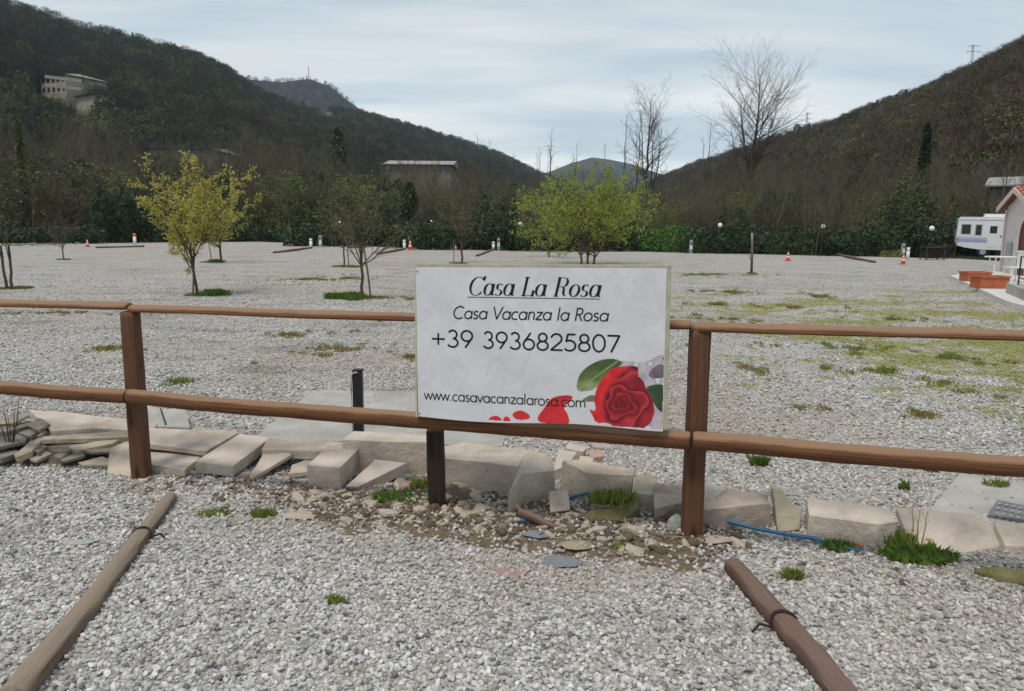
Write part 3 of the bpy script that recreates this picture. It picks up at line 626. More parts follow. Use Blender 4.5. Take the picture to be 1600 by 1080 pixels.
def lettering(text, font, px0, px1, pyb0, pyb1, cap_px, wt, shear=0.0, thin=None, under=None, space=0.0, gain=1.0):
    strokes = []; x = 0
    for ch in text:
        adv, st = font[ch]
        for s_ in st: strokes.append([(x + p[0], p[1]) for p in s_])
        x += adv + space
    W = x - space
    a = np.array(px_uv(px0, pyb0)); bq = np.array(px_uv(px1, pyb1)); hp_ = np.array(px_uv((px0 + px1) / 2, (pyb0 + pyb1) / 2 - cap_px)); hb = np.array(px_uv((px0 + px1) / 2, (pyb0 + pyb1) / 2))
    cap = (hp_ - hb)[1] / 0.73
    SW = np.linalg.norm(cBR - cBL); SH = np.linalg.norm(cTL - cBL)
    sxm = (bq - a)[0] * SW / W; sym = cap * SH                     # metres per em in x and y
    mb = MB(); k = 0
    if under: strokes.append([(W * q_ / 40, -under) for q_ in range(41)])
    for si, s_ in enumerate(strokes):
        p = np.array(s_, float); q = np.stack([(p[:, 0] + shear * p[:, 1]) * sxm, p[:, 1] * sym], -1)
        t = np.gradient(q, axis=0); t /= np.linalg.norm(t, axis=1)[:, None] + 1e-9
        t0 = np.gradient(np.stack([p[:, 0] * sxm, p[:, 1] * sym], -1), axis=0); t0 /= np.linalg.norm(t0, axis=1)[:, None] + 1e-9
        wd = np.full(len(p), wt * sym)
        if thin is not None and not (under and si == len(strokes) - 1): wd = sym * (thin + (wt - thin) * np.abs(t0[:, 1]) ** 2.2)
        elif under and si == len(strokes) - 1: wd[:] = sym * 0.028
        closed = len(p) > 20 and np.linalg.norm(q[0] - q[-1]) < 1e-6
        if closed:
            tm = t[0] + t[-1]; tm /= np.linalg.norm(tm); t[0] = t[-1] = tm
        nn = np.stack([-t[:, 1], t[:, 0]], -1) * (wd / 2)[:, None]
        if not closed and len(p) <= 3: q[0] -= t[0] * wd[0] * 0.2; q[-1] += t[-1] * wd[-1] * 0.2
        l_, r_ = q + nn, q - nn
        def to3(z):
            uu = a[0] + z[:, 0] / SW; ww = a[1] + (bq - a)[1] * (z[:, 0] / (W * sxm)) + z[:, 1] / SH
            return sgn(uu, ww, np.full(len(uu), 0.0009 + 0.00004 * (si % 7)))
        A_, B_ = to3(l_), to3(r_); m = len(p)
        mb.add(np.vstack([A_, B_]), [(i, i + m, i + 1 + m, i + 1) for i in range(m - 1)])
    return mb.build('lettering', M['ink'], sign)
lettering('Casa La Rosa', DID, 731, 938, 461, 464, 29, 0.105, 0.28, 0.022, under=0.085)
lettering('Casa Vacanza la Rosa', FUT, 708, 951, 497.5, 502, 19, 0.085, 0.17)
lettering('+39', FUT, 674, 741.7, 541, 543.3, 26, 0.085)
lettering('3936825807', FUT, 753.7, 970, 543.7, 551, 26, 0.085)
lettering('www.casavacanzalarosa.com', FUT, 663, 916, 624, 637, 15.5, 0.085)

# printed rose: a flat picture on the banner, painted point by point in print colours
ZX = lambda zx, zy: (640 + zx / 3.81, 400 + zy / 3.81)
cc = [px_uv(*ZX(x, y)) for x, y in ((455, 575), (1532, 575), (455, 1045), (1532, 1045))]
nxg, nyg = 340, 150
zx, zy = np.meshgrid(np.linspace(455, 1530, nxg), np.linspace(575, 1046, nyg))
fx, fy = (zx - 455) / 1077, (zy - 575) / 470
c_ = [np.array(q) for q in cc]
UV = (c_[0] * (1 - fx)[..., None] + c_[1] * fx[..., None]) * (1 - fy)[..., None] + (c_[2] * (1 - fx)[..., None] + c_[3] * fx[..., None]) * fy[..., None]
img = np.zeros((nyg, nxg, 3)); al = np.zeros((nyg, nxg), bool)
def lin(c): c = np.asarray(c, float) / 255; return np.where(c <= 0.04045, c / 12.92, ((c + 0.055) / 1.055) ** 2.4)
def inp(poly): return in_poly(np.stack([zx.ravel(), zy.ravel()], -1), poly).reshape(zx.shape)
def smooth_poly(poly, it=2):
    p = np.array(poly, float)
    for _ in range(it):
        q = np.roll(p, -1, 0); p = np.stack([p * 0.75 + q * 0.25, p * 0.25 + q * 0.75], 1).reshape(-1, 2)
    return p
def paint(m, col): img[m] = col[m] if isinstance(col, np.ndarray) and col.ndim == 3 else col; al[m] = True
def grad(f, *cols):
    f = np.clip(f, 0, 1); n = len(cols) - 1; r = np.zeros(f.shape + (3,)); cl = [lin(x) for x in cols]
    for k in range(3): r[..., k] = np.interp(f, np.linspace(0, 1, n + 1), [x[k] for x in cl])
    return r
nz_ = fbm(zx / 40, zy / 40, 50)
paint(inp(smooth_poly([(1190, 640), (1300, 618), (1400, 640), (1500, 578), (1532, 600), (1532, 1046), (1440, 1046), (1400, 900)])) & (nz_ > 0.30), grad(nz_ * 1.3 - 0.1, (120, 105, 115), (190, 178, 190), (216, 208, 216)))
paint(inp(smooth_poly([(1420, 700), (1480, 640), (1532, 650), (1532, 720), (1450, 735)])), grad(nz_, (92, 82, 88), (150, 135, 145)))
paint(inp(smooth_poly([(1405, 790), (1440, 765), (1532, 760), (1532, 935), (1490, 925), (1455, 870)])), grad((zx - 1400) / 130 * 0.6 + nz_ * 0.5, (120, 138, 92), (62, 80, 52), (48, 62, 46)))
paint(inp(smooth_poly([(1500, 930), (1532, 900), (1532, 1046), (1495, 1046)])), grad(nz_, (165, 150, 105), (205, 198, 190)))
lf = inp(smooth_poly([(1003, 806), (1022, 705), (1085, 645), (1180, 608), (1265, 615), (1285, 645), (1200, 690), (1140, 780), (1085, 806)]))
vein = np.abs((zy - 806) + (zx - 1003) * 0.72)
paint(lf, grad((806 - zy) / 200 * 0.9 + (nz_ - 0.5) * 0.5, (158, 168, 118), (104, 124, 70), (70, 92, 56), (84, 104, 70)))
paint(lf & (vein < 5), np.broadcast_to(lin((146, 158, 112)), img.shape))
paint(inp(smooth_poly([(1025, 862), (1110, 815), (1130, 850), (1120, 872)])), grad(nz_, (92, 104, 80), (140, 148, 128)))
for poly, sh_ in (([(770, 962), (825, 890), (862, 835), (992, 822), (985, 865), (930, 898), (962, 935), (976, 1012), (860, 1003), (785, 990)], 0),
               ([(460, 982), (480, 955), (520, 948), (550, 960), (560, 990)], 0.1), ([(553, 985), (575, 950), (602, 958), (617, 990)], 0.1), ([(617, 935), (660, 914), (705, 925), (738, 955), (720, 975), (650, 978), (622, 958)], 0.05)):
    m = inp(smooth_poly(poly, 2)); paint(m, grad(0.35 + (nz_ - 0.5) * 0.9 + (zy - 900) / 500 + sh_, (196, 36, 44), (222, 52, 58), (204, 58, 64)))
ro = smooth_poly([(1080, 905), (1128, 925), (1112, 850), (1132, 775), (1182, 705), (1222, 662), (1372, 648), (1368, 712), (1398, 735), (1415, 790), (1452, 850), (1466, 925), (1442, 995), (1400, 1028), (1330, 1040), (1245, 1032), (1192, 992), (1125, 998), (1102, 945)], 1)
rx, ry = zx - 1278, zy - 878
rr_ = np.sqrt((rx / 1.0) ** 2 + (ry / 0.92) ** 2); th_ = np.arctan2(ry, rx)
warp = np.clip(rr_ / 90, 0, 1.2) * (8 * np.sin(th_ * 3 + rr_ / 30 + 1) + 5 * np.sin(th_ * 5 - rr_ / 20))
ph = ((rr_ + warp) / (15 + rr_ * 0.14) - th_ / (2 * math.pi) * 1.0) % 1.0
shade = np.clip(0.15 + 0.95 * ph ** 1.2 - 0.55 * (ph > 0.93), 0, 1) * np.clip(0.50 + rr_ / 230, 0, 1) + (nz_ - 0.5) * 0.25
inner = grad(shade, (72, 14, 24), (134, 28, 40), (176, 42, 54), (206, 66, 76))
outer = grad(0.5 + (nz_ - 0.5) * 1.2, (196, 30, 40), (226, 44, 50), (228, 70, 72))
lft = np.clip((1205 - zx - (zy - 860) * 0.25) / 40 + (rr_ - 125) / 60, 0, 1) * (zx < 1330)
paint(inp(ro), inner * (1 - lft[..., None]) + outer * lft[..., None])
pts3 = sgn(UV[..., 0], UV[..., 1], np.full(UV.shape[:2], 0.0005))
ok = (UV[..., 0] > 0.002) & (UV[..., 0] < 0.998) & (UV[..., 1] > 0.002); al &= ok
fa = []
for i in range(nyg - 1):
    for j in range(nxg - 1):
        if al[i, j] and al[i + 1, j] and al[i, j + 1] and al[i + 1, j + 1]: fa.append((i * nxg + j, (i + 1) * nxg + j, (i + 1) * nxg + j + 1, i * nxg + j + 1))
used = np.unique(np.array(fa)); remap = -np.ones(nxg * nyg, int); remap[used] = np.arange(len(used))
mb = MB(); mb.add(pts3.reshape(-1, 3)[used], remap[np.array(fa)])
pm, nt, b = new_mat('printed_rose_picture', 0.4, 0.4)
at = N(nt, 'ShaderNodeAttribute'); at.attribute_name = 'print'; nt.links.new(at.outputs['Color'], b.inputs['Base Color'])
ro_ = mb.build('printed_rose', pm, sign, smooth=True)
ca = ro_.data.color_attributes.new('print', 'FLOAT_COLOR', 'POINT')
cl4 = np.ones((len(used), 4), np.float32); cl4[:, :3] = np.clip(img.reshape(-1, 3)[used] * 0.92, 0, 1); ca.data.foreach_set('color', cl4.ravel())
# ------------------------------------------------------------------ broken stones along the fence
def roughen(bm, bevel, jit, cuts, rng):
    if bevel: bmesh.ops.bevel(bm, geom=list(bm.edges), offset=bevel, segments=1, affect='EDGES', profile=0.6)
    if cuts:
        long_ = [e for e in bm.edges if e.calc_length() > 0.05]
        bmesh.ops.subdivide_edges(bm, edges=long_, cuts=cuts, use_grid_fill=True)
    bmesh.ops.triangulate(bm, faces=[f for f in bm.faces if len(f.verts) > 4])
    for v in bm.verts:
        p = v.co
        k = vnoise(p.x * 18 + 5, p.y * 18 + p.z * 13, int(jit[1])) - 0.5; k2 = vnoise(p.x * 45, p.y * 45 + p.z * 31, int(jit[1]) + 3) - 0.5
        v.co = p + v.normal * float(k * jit[0] * 2 + k2 * jit[0])
def slab(name, top, label, mat, thick=None, ext=None, cat='stone', group='broken stones along the fence', bevel=0.0028, jit=0.003, cuts=3, seed=1, zmin=None, kids=None):
    """top: list of (px, py, z) corners of the upper face; ext = extrusion vector (default straight down by thick)."""
    T = [G(x, y, z) for x, y, z in top]; c = np.mean(T, 0)
    e = np.array(ext if ext is not None else (0, 0, -thick), float)
    bm = bmesh.new(); n = len(T)
    tv = [bm.verts.new(p - c) for p in T]
    bv = [bm.verts.new((p + e if zmin is None else np.array([p[0] + e[0], p[1] + e[1], zmin])) - c) for p in T]
    bm.faces.new(tv); bm.faces.new(bv[::-1])
    for i in range(n): bm.faces.new((tv[i], bv[i], bv[(i + 1) % n], tv[(i + 1) % n]))
    bmesh.ops.recalc_face_normals(bm, faces=bm.faces)
    bm.normal_update()
    roughen(bm, bevel, (jit, seed), cuts, None)
    me = bpy.data.meshes.new(name); bm.to_mesh(me); bm.free(); me.materials.append(mat)
    V = np.array([v.co[:] for v in me.vertices]); at = me.attributes.new('gc', 'FLOAT_VECTOR', 'POINT'); at.data.foreach_set('vector', (V + seed * 1.37).astype(np.float32).ravel())
    o = bpy.data.objects.new(name, me); o.location = c; COL.objects.link(o)
    return tag(o, label, cat, group)
S1, S2, S3 = M['sand'], M['sand2'], M['sand3']
# far left
slab('stone_slab', [(45, 640, .16), (112, 645, .16), (246, 662, .15), (238, 674, .14), (150, 669, .14), (80, 673, .15)], 'long pinkish slab behind the slate pile, highest of the stones left of the post', S1, .05, seed=2)
slab('stone_slab', [(63, 687, .12), (66, 682, .12), (208, 672, .13), (225, 680, .12), (205, 683, .11)], 'long narrow beige slab lying on the slate pile beside the left post', S3, .035, seed=3)
slab('stone_slab', [(205, 669, .15), (230, 669, .15), (369, 672, .14), (371, 677, .13), (322, 705, .11), (226, 693, .12)], 'wide flat beige slab just right of the left fence post', S1, .035, seed=4)
slab('stone_slab', [(215, 704, .065), (318, 710, .065), (288, 734, .055), (226, 724, .055)], 'smaller beige slab tucked under the wide flat one, right of the left post', S1, .05, seed=5)
slab('stone_slab', [(374, 678, .15), (423, 683, .14), (364, 728, .095), (304, 721, .095)], 'long beige slab sloping towards the camera, second right of the left post', S1, .075, seed=6)
slab('stone_slab', [(172, 700, .13), (197, 690, .15), (206, 699, .14), (210, 746, .01), (166, 740, .0)], 'pale cracked slab leaning upright against the left fence post', S2, ext=(0.01, .05, -.015), seed=7)
slab('stone_slab', [(446, 700, .125), (455, 710, .11), (391, 749, .03), (388, 745, .035), (412, 708, .10)], 'thin tilted broken slab left of the cube-shaped block', S2, ext=(0.01, 0.02, -.022), seed=8)
slab('stone_slab', [(418, 684, .14), (524, 690, .14), (503, 705, .13), (408, 702, .13)], 'long slab lying behind the thin tilted one, darker chipped front edge', S1, .06, seed=9)
slab('stone_slab', [(490, 714, .07), (500, 735, .05), (452, 740, .04), (456, 726, .06)], 'small flat stone between thin tilted slab and cube-shaped block', S2, .03, seed=10)
slab('stone_block', [(520, 690, .165), (567, 694, .165), (531, 731, .15), (480, 726, .15)], 'cube-shaped beige stone block with a groove across its top', S1, zmin=-.02, thick=.17, seed=11)
slab('stone_slab', [(586, 718, .12), (636, 723, .125), (558, 761, .035), (539, 760, .03)], 'wedge-shaped beige slab leaning on the big block, left of the dark short post', S1, ext=(0.02, 0.03, -.065), seed=12)
slab('stone_block', [(552, 673, .23), (668, 680, .23), (680, 691, .22), (600, 690, .225), (535, 687, .22)], 'large beige stone block behind the dark short post, left side', S1, zmin=-.02, thick=.22, seed=13)
slab('stone_block', [(672, 702, .19), (722, 691, .20), (823, 702, .20), (811, 729, .185), (755, 722, .19), (672, 714, .19)], 'long rectangular stone block below the sign, right of the dark short post', S1, zmin=-.04, thick=.2, seed=14)
slab('stone_block', [(823, 703, .24), (855, 707, .25), (868, 735, .17), (817, 741, .20), (794, 771, .13)], 'tall tilted stone slab standing on edge below the sign centre', S2, zmin=-.05, thick=.2, seed=15, jit=.004)
slab('stone_block', [(879, 719, .19), (905, 718, .19), (992, 733, .18), (990, 743, .17), (917, 739, .18)], 'angular stone block with a slanted end, below the printed rose', S2, ext=(-0.02, -0.03, -.2), seed=16)
slab('stone_block', [(993, 740, .15), (1027, 743, .15), (1025, 773, .12), (989, 770, .12)], 'small box-shaped stone left of the split slabs behind the right post', S3, zmin=-.02, thick=.13, seed=17)
slab('stone_tile', [(858, 768, .13), (888, 765, .13), (891, 797, .05), (860, 801, .05)], 'small square grey tile leaning in the soil hole below the sign', S2, ext=(0.0, 0.03, -.02), seed=18, bevel=.003, jit=.0015)
slab('stone_slab', [(872, 702, .10), (902, 706, .10), (885, 728, .08), (865, 735, .07)], 'narrow pale stone behind the tall tilted slab', S1, .09, seed=19)
for k, (poly, lb, mt) in enumerate((([(888, 691, .07), (917, 699, .07), (911, 706, .06), (884, 700, .06)], 'pale rubble piece topmost in the little heap behind the angular block', S1),
    ([(918, 705, .05), (938, 702, .05), (944, 712, .04), (924, 716, .04)], 'pink rubble piece in the little heap behind the angular block', M['pink_st']),
    ([(922, 692, .03), (946, 694, .03), (950, 700, .02), (926, 699, .02)], 'dark rubble piece at the back of the little heap under the rail', M['rough']),
    ([(906, 712, .05), (928, 714, .05), (926, 722, .04), (904, 720, .04)], 'grey rubble piece leaning on the angular block', S2))):
    slab('rubble_stone', poly, lb, mt, .05, seed=30 + k, bevel=.004, jit=.004, cuts=2, group='rubble heap behind the angular block')
slab('mossy_rock', [(918, 795, .10), (966, 790, .10), (971, 772, .11), (998, 775, .11), (998, 790, .10), (968, 816, .03), (912, 820, .03)], 'yellow-green mossy rock in the soil left of the right post', M['moss'], .10, seed=20, bevel=.012, jit=.008)
slab('split_slab', [(1022, 755, .15), (1088, 757, .15), (1092, 772, .14), (1066, 786, .10), (1022, 795, .09)], 'rough split slab just left of the right fence post', M['rough'], .10, seed=21, jit=.008)
slab('split_slab', [(1075, 756, .17), (1105, 752, .17), (1138, 761, .17), (1110, 783, .135), (1075, 788, .135)], 'upper rough split slab just right of the right fence post', S1, .05, seed=22, jit=.008)
slab('split_slab', [(1075, 778, .14), (1140, 764, .15), (1197, 772, .15), (1203, 786, .14), (1140, 793, .13), (1078, 798, .12)], 'large rough layered slab between the right post and the upright stone', M['rough'], zmin=-.02, thick=.14, seed=23, jit=.009)
slab('upright_stone', [(1208, 764, .16), (1220, 765, .16), (1251, 801, .09), (1251, 828, .01), (1216, 832, .01), (1212, 800, .08)], 'thin pointed stone standing upright beside the long block', S3, ext=(0.015, .09, -.02), seed=24)
slab('stone_block', [(1260, 777, .15), (1391, 795, .15), (1400, 815, .13), (1372, 819, .13), (1264, 805, .13)], 'long pale block right of the upright pointed stone', S1, zmin=-.03, thick=.15, seed=25)
slab('stone_slab', [(1400, 792, .13), (1542, 805, .13), (1568, 853, .02), (1497, 865, .005), (1421, 846, .02)], 'large flat pale tile sloping to the gravel behind the grass clump', S1, .045, seed=26, bevel=.004, jit=.0015)
slab('stone_slab', [(1553, 815, .12), (1680, 822, .12), (1680, 856, .04), (1571, 853, .04)], 'pale tile cut by the right edge of the picture', S1, .05, seed=27, bevel=.004, jit=.0015)
slab('mossy_slab', [(1521, 887, .035), (1560, 884, .04), (1680, 893, .05), (1680, 915, .03), (1560, 905, .02)], 'flat greenish slab half sunk in gravel at the right edge', M['moss'], .06, seed=28, bevel=.01, jit=.006)
slab('cover_plate', [(1543, 804, .03), (1558, 781, .05), (1690, 806, .05), (1690, 824, .04)], 'dark grey cast cover plate behind the right-hand tiles', M['ironplate'], .03, seed=29, cat='cover', group=None, bevel=.002, jit=.0005)
plate = bpy.context.scene.objects['cover_plate']
for i in range(5):
    for j in range(3):
        p = G(1562 + i * 11 + j * -2, 787 + i * 2.2 + j * 7, .053); mb = MB(); mb.box(p, (.02, .012, .006), 0.2); o = mb.build('raised_mark', M['concrete'], base=tuple(plate.location)); o.location = (0, 0, 0); o.parent = plate
# slate pile at the far left: thin sheets leaning on each other
pile = [([(0, 655), (35, 645), (46, 648), (20, 661), (-20, 664)], .19), ([(-25, 672), (20, 664), (46, 656), (52, 662), (10, 675)], .165), ([(28, 676), (50, 664), (72, 668), (46, 682)], .14),
        ([(22, 710), (56, 682), (68, 684), (48, 706), (26, 714)], .10), ([(-30, 690), (12, 680), (46, 676), (40, 690), (-10, 700)], .125), ([(45, 702), (62, 692), (74, 697), (60, 706)], .085),
        ([(45, 716), (72, 704), (82, 708), (54, 721)], .055), ([(80, 704), (108, 697), (124, 700), (100, 707)], .095), ([(92, 718), (118, 706), (140, 703), (130, 712), (100, 720)], .065),
        ([(104, 697), (150, 690), (185, 687), (176, 693), (120, 704)], .105), ([(128, 703), (168, 694), (180, 697), (176, 706), (140, 707)], .085), ([(-30, 708), (20, 700), (34, 706), (0, 716)], .075),
        ([(120, 722), (160, 714), (175, 717), (172, 726), (130, 727)], .04), ([(82, 712), (96, 706), (108, 708), (94, 716)], .08), ([(40, 664), (62, 652), (78, 662), (60, 672)], .17)]
for k, (poly, z) in enumerate(pile):
    zs = [z + 0.012 * math.sin(k * 2.1 + i) for i in range(len(poly))]
    slab('slate_sheet', [(x, y, q) for (x, y), q in zip(poly, zs)], 'thin broken slate sheet in the pile left of the left fence post', M['slate'] if k % 3 else S3, .022 + .014 * ((k * 7) % 3) / 2, ext=(0.0, 0.01, -.024 - .016 * (k % 2)), seed=50 + k, bevel=.003, jit=.004, cuts=2, group='slate pile')
mb = MB()
pe = G(60, 705, .03)
# earth core that carries the pile
def mound(center, rx, ry, h, seed, mat, name):
    n = 26; X_, Y_ = np.meshgrid(np.linspace(-1, 1, n), np.linspace(-1, 1, n)); r2 = X_ ** 2 + Y_ ** 2
    Zm = h * np.clip(1 - r2, -0.2, 1) + (fbm(X_ * 5 + seed, Y_ * 5, seed) - 0.47) * h * 0.7 * (r2 < 1) - 0.02
    P_ = np.stack([center[0] + X_ * rx, center[1] + Y_ * ry, Zm], -1)
    m = MB(); m.add(P_.reshape(-1, 3), [(i * n + j, i * n + j + 1, (i + 1) * n + j + 1, (i + 1) * n + j) for i in range(n - 1) for j in range(n - 1)]); return struct(m.build(name, mat, smooth=True))
mound(G(50, 700, .05), 1.25, .30, .09, 3, M['soil'], 'soil')
mound(G(705, 780, .0), .16, .12, .11, 6, M['soil'], 'soil')

# concrete pads, grey board, small stones
def flat_pad(name, poly, z, mat): m = MB(); m.prism([p * [1, 1, 0] + [0, 0, z] for p in poly], (0, 0, -.06)); return m.build(name, mat, fix=True)
struct(flat_pad('pavement', PAD1, .014, M['concrete'])); struct(flat_pad('pavement', PAD2, .012, M['concrete']))
slab('grey_board', [(226, 637, .10), (290, 640, .10), (297, 668, .03), (228, 666, .03)], 'flat grey board with a dark slit lying behind the left post', M['concrete'], .015, seed=40, cat='board', group=None, bevel=.002, jit=.0006)
bd = bpy.context.scene.objects['grey_board']
mb = MB(); p, q = G(251, 639, .105), G(259, 663, .045); mb.tube([p, q], [.006, .006], 6); o = mb.build('slit', M['blackp'], base=tuple(bd.location)); o.location = (0, 0, 0); o.parent = bd
def pebble(px, py, w, h, label, mat, seed, sq=0.6, name='loose_stone', zoff=0.0, rz=0.0):
    p = G(px, py); w_ = w * p[1] / FPX / math.cos(0.2)
    src = rock_mesh(name, seed, 2, sq, mat, 0.3); o = bpy.data.objects.new(name, src.data); COL.objects.link(o)
    sh_ = max(0, float(soil_h(p)))
    o.location = (p[0], p[1], sh_ + h * 0.28 + zoff); o.scale = (w_, w_ * 0.8, h); o.rotation_euler = (0, 0, rz)
    return tag(o, label, 'stone', 'loose stones on the ground')
pebble(1056, 838, 30, .13, 'whitish oval stone at the foot of the right fence post', M['white_st'], 401, 0.9)
pebble(1350, 838, 36, .075, 'orange brick lump in front of the long pale block', M['brick'], 402, 0.8)
pebble(1338, 858, 26, .04, 'small flat orange brick piece beside the blue hose end', M['brick'], 403, 0.6)
pebble(725, 810, 62, .05, 'flat yellowish stone right of the dark short post', M['paleyel'], 404)
pebble(712, 775, 40, .11, 'brown earthy stone leaning against the dark short post', M['paleyel'], 405, 0.9)
pebble(474, 808, 56, .045, 'flat tan stone on the gravel left of the grass clump', M['sand2'], 406)
pebble(838, 842, 60, .035, 'flat grey slate chip on the soil under the branch', M['blue_st'], 407)
pebble(876, 880, 66, .030, 'bluish slate chip at the edge of the soil', M['blue_st'], 408)
pebble(798, 895, 56, .022, 'pinkish flat stone in the gravel below the sign', M['pink_st'], 409)
pebble(125, 850, 44, .03, 'flat pale stone in the gravel left of the left log', M['white_st'], 410)
pebble(1110, 850, 62, .022, 'thin flat stone right of the right post foot', M['sand2'], 411)
pebble(900, 860, 50, .03, 'tan chip on the soil right of the branch', M['paleyel'], 412)
pebble(460, 722, 16, .03, 'small white stone behind the thin tilted slab', M['white_st'], 413, 0.5, zoff=.05)
pebble(1012, 795, 30, .07, 'small grey stone right of the mossy rock', M['white_st'], 414, 0.8)
pebble(360, 730, 40, .06, 'rough brown stone beside the long sloping slab', M['paleyel'], 415, 0.8)
pebble(388, 745, 36, .05, 'dark rough stone left of the thin tilted slab', M['rough'], 416, 0.8)
pebble(640, 765, 44, .07, 'crumbly brown stone left of the dark short post', M['pink_st'], 417, 0.8)
pebble(1062, 1001, 22, .03, 'dark stone lying on the gravel left of the right log', M['ironplate'], 418, 0.7)
pebble(1290, 838, 34, .05, 'grey-brown layered stone below the long pale block', M['slate'], 419, 0.7)

# ------------------------------------------------------------------ logs, pins, branch, hose, pole
def big_log(pa, pb, ra, rb, label, mat, seed, hook, hdir):
    p0, p1 = G(*pa), G(*pb); p0 = p0 + [0, 0, ra * .55]; p1 = p1 + [0, 0, rb * .55]
    lg = thing('parking_log', label, 'log', tuple(np.array([p0[0], p0[1], 0])), 'logs dividing the parking bays')
    n = 60; P_ = wobble(p0, p1, n, 0.035, seed); rr = np.linspace(ra, rb, n); rr[0] *= .72
    d = (p1 - p0) / np.linalg.norm(p1 - p0); P_[1] = P_[0] + d * .02
    mb = MB(); mb.tube(P_, rr, 22, True, noise=.2, seed=seed); mb.build('trunk', mat, lg, smooth=True)
    i = int(np.argmin(np.abs(project(P_)[:, 1] - hook))); c = P_[i]; r = rr[i] * 1.03
    sd_ = np.array([d[1], -d[0], 0]); sd_ /= np.linalg.norm(sd_)
    if hdir < 0: sd_ = -sd_
    ring = [c + sd_ * r * math.cos(a) * 1.04 + np.array([0, 0, 1]) * r * math.sin(a) * 1.06 + d * .012 * math.sin(a * 2) for a in np.linspace(-0.5, math.pi + 0.2, 16)]
    tail = [ring[0] + sd_ * 0.005 - [0, 0, .05]]
    mb = MB(); mb.tube(tail + ring + [ring[-1] - sd_ * .05 + [0, 0, .015], ring[-1] - sd_ * .085 - [0, 0, .03]], .0065, 8); mb.build('rebar_pin', M['rust'], lg, smooth=True)
big_log((268, 783), (20, 1110), .036, .052, 'pale weathered log lying in the gravel left of centre', M['log'], 61, 838, 1)
big_log((1143, 892), (1390, 1180), .046, .053, 'dark brown log lying in the gravel in front of the right post', M['log2'], 64, 975, -1)
mb = MB(); P_ = np.array([G(808, 800, .10), G(830, 808, .07), G(850, 818, .05), G(872, 826, .03), G(900, 838, .012)]); mb.tube(P_, [.024, .026, .022, .018, .008], 10, noise=.2, seed=4)
mb.tube([G(812, 799, .10), G(806, 790, .13)], [.02, .012], 8); tag(mb.build('branch', M['log2'], smooth=True, base=tuple(P_[0])), 'short broken branch lying on the soil below the tilted slab', 'branch')
def hose(ctrl, r, label):
    c = np.array([G(*q) for q in ctrl]); n = len(c); t = np.linspace(0, n - 1, n * 8); P_ = np.stack([np.interp(t, np.arange(n), c[:, k]) for k in range(3)], -1)
    for _ in range(4): P_[1:-1] = (P_[:-2] + 2 * P_[1:-1] + P_[2:]) / 4
    m = MB(); m.tube(P_, r, 10); tag(m.build('hose', M['hose'], smooth=True, base=tuple(P_[0])), label, 'hose', 'blue garden hose')
hose([(1085, 798, .06), (1110, 806, .055), (1140, 815, .05), (1180, 826, .04), (1230, 835, .035), (1270, 841, .03), (1300, 850, .014), (1335, 860, .012), (1362, 864, -.01)], .011, 'blue hose running along the split slabs right of the right post')
hose([(752, 806, -.01), (768, 817, .015), (790, 822, .02), (808, 819, .02), (826, 810, .02), (840, 800, .0)], .009, 'blue hose loop at the foot of the tilted slab')
hose([(884, 784, .0), (895, 776, .04), (915, 771, .06), (935, 772, .06), (955, 780, .04), (965, 786, .0)], .009, 'short blue hose bend above the mossy rock')
pb_ = G(560, 690, .03); pole = thing('cable_pole', 'short black plastic pole with a grey cable behind the large block', 'pole', tuple(pb_ * [1, 1, 0]))
pt = D(560, 579, pb_[1]); 
mb = MB(); w_ = 15 * pb_[1] / FPX; mb.box(((pb_[0] + pt[0]) / 2, pb_[1], pt[2] / 2), (w_, w_ * .8, pt[2])); mb.build('post', M['blackp'], pole)
mb = MB(); e = np.array([-w_ * .62, -w_ * .5, 0])
mb.tube([pt + [0.0, -.03, -.015], pt + [-.012, -.035, -.006], pt + e + [.0, 0, -.02], pt + e + [-.006, 0, -.08], pt * [1, 1, .4] + e + [-.002, 0, 0], pt * [1, 1, 0] + e + [0, 0, .02]], .006, 8); mb.build('cable', M['cable'], pole, smooth=True)
mb = MB(); mb.box(pt + [0, 0, .004], (w_ * 1.06, w_ * .86, .012)); mb.build('cap', M['blackp'], pole)

# ------------------------------------------------------------------ grass
def blades(mb, c, r, n, h, rng, lean=0.6, w=0.004, flat=0.55):
    a = rng.uniform(0, 6.28, n); q = r * np.sqrt(rng.rand(n)); p = np.stack([c[0] + q * np.cos(a), c[1] + q * np.sin(a) * flat, np.full(n, c[2])], -1)
    b2 = rng.uniform(0, 6.28, n); hh_ = h * rng.uniform(.4, 1.1, n); ln = lean * hh_ * rng.rand(n)
    tip = p + np.stack([np.cos(b2) * ln, np.sin(b2) * ln, hh_], -1); mid_ = p * .45 + tip * .55 + np.stack([-np.cos(b2), -np.sin(b2), np.full(n, .6)], -1) * (ln * .18)[:, None]
    s = np.stack([-np.sin(b2), np.cos(b2), np.zeros(n)], -1) * (w * rng.uniform(.6, 1.5, n))[:, None]
    V = np.stack([p - s, p + s, mid_ + s * .8, tip, mid_ - s * .8], 1)
    mb.add(V.reshape(-1, 3), [(5 * i, 5 * i + 1, 5 * i + 2, 5 * i + 3, 5 * i + 4) for i in range(n)])
rng = np.random.RandomState(31)
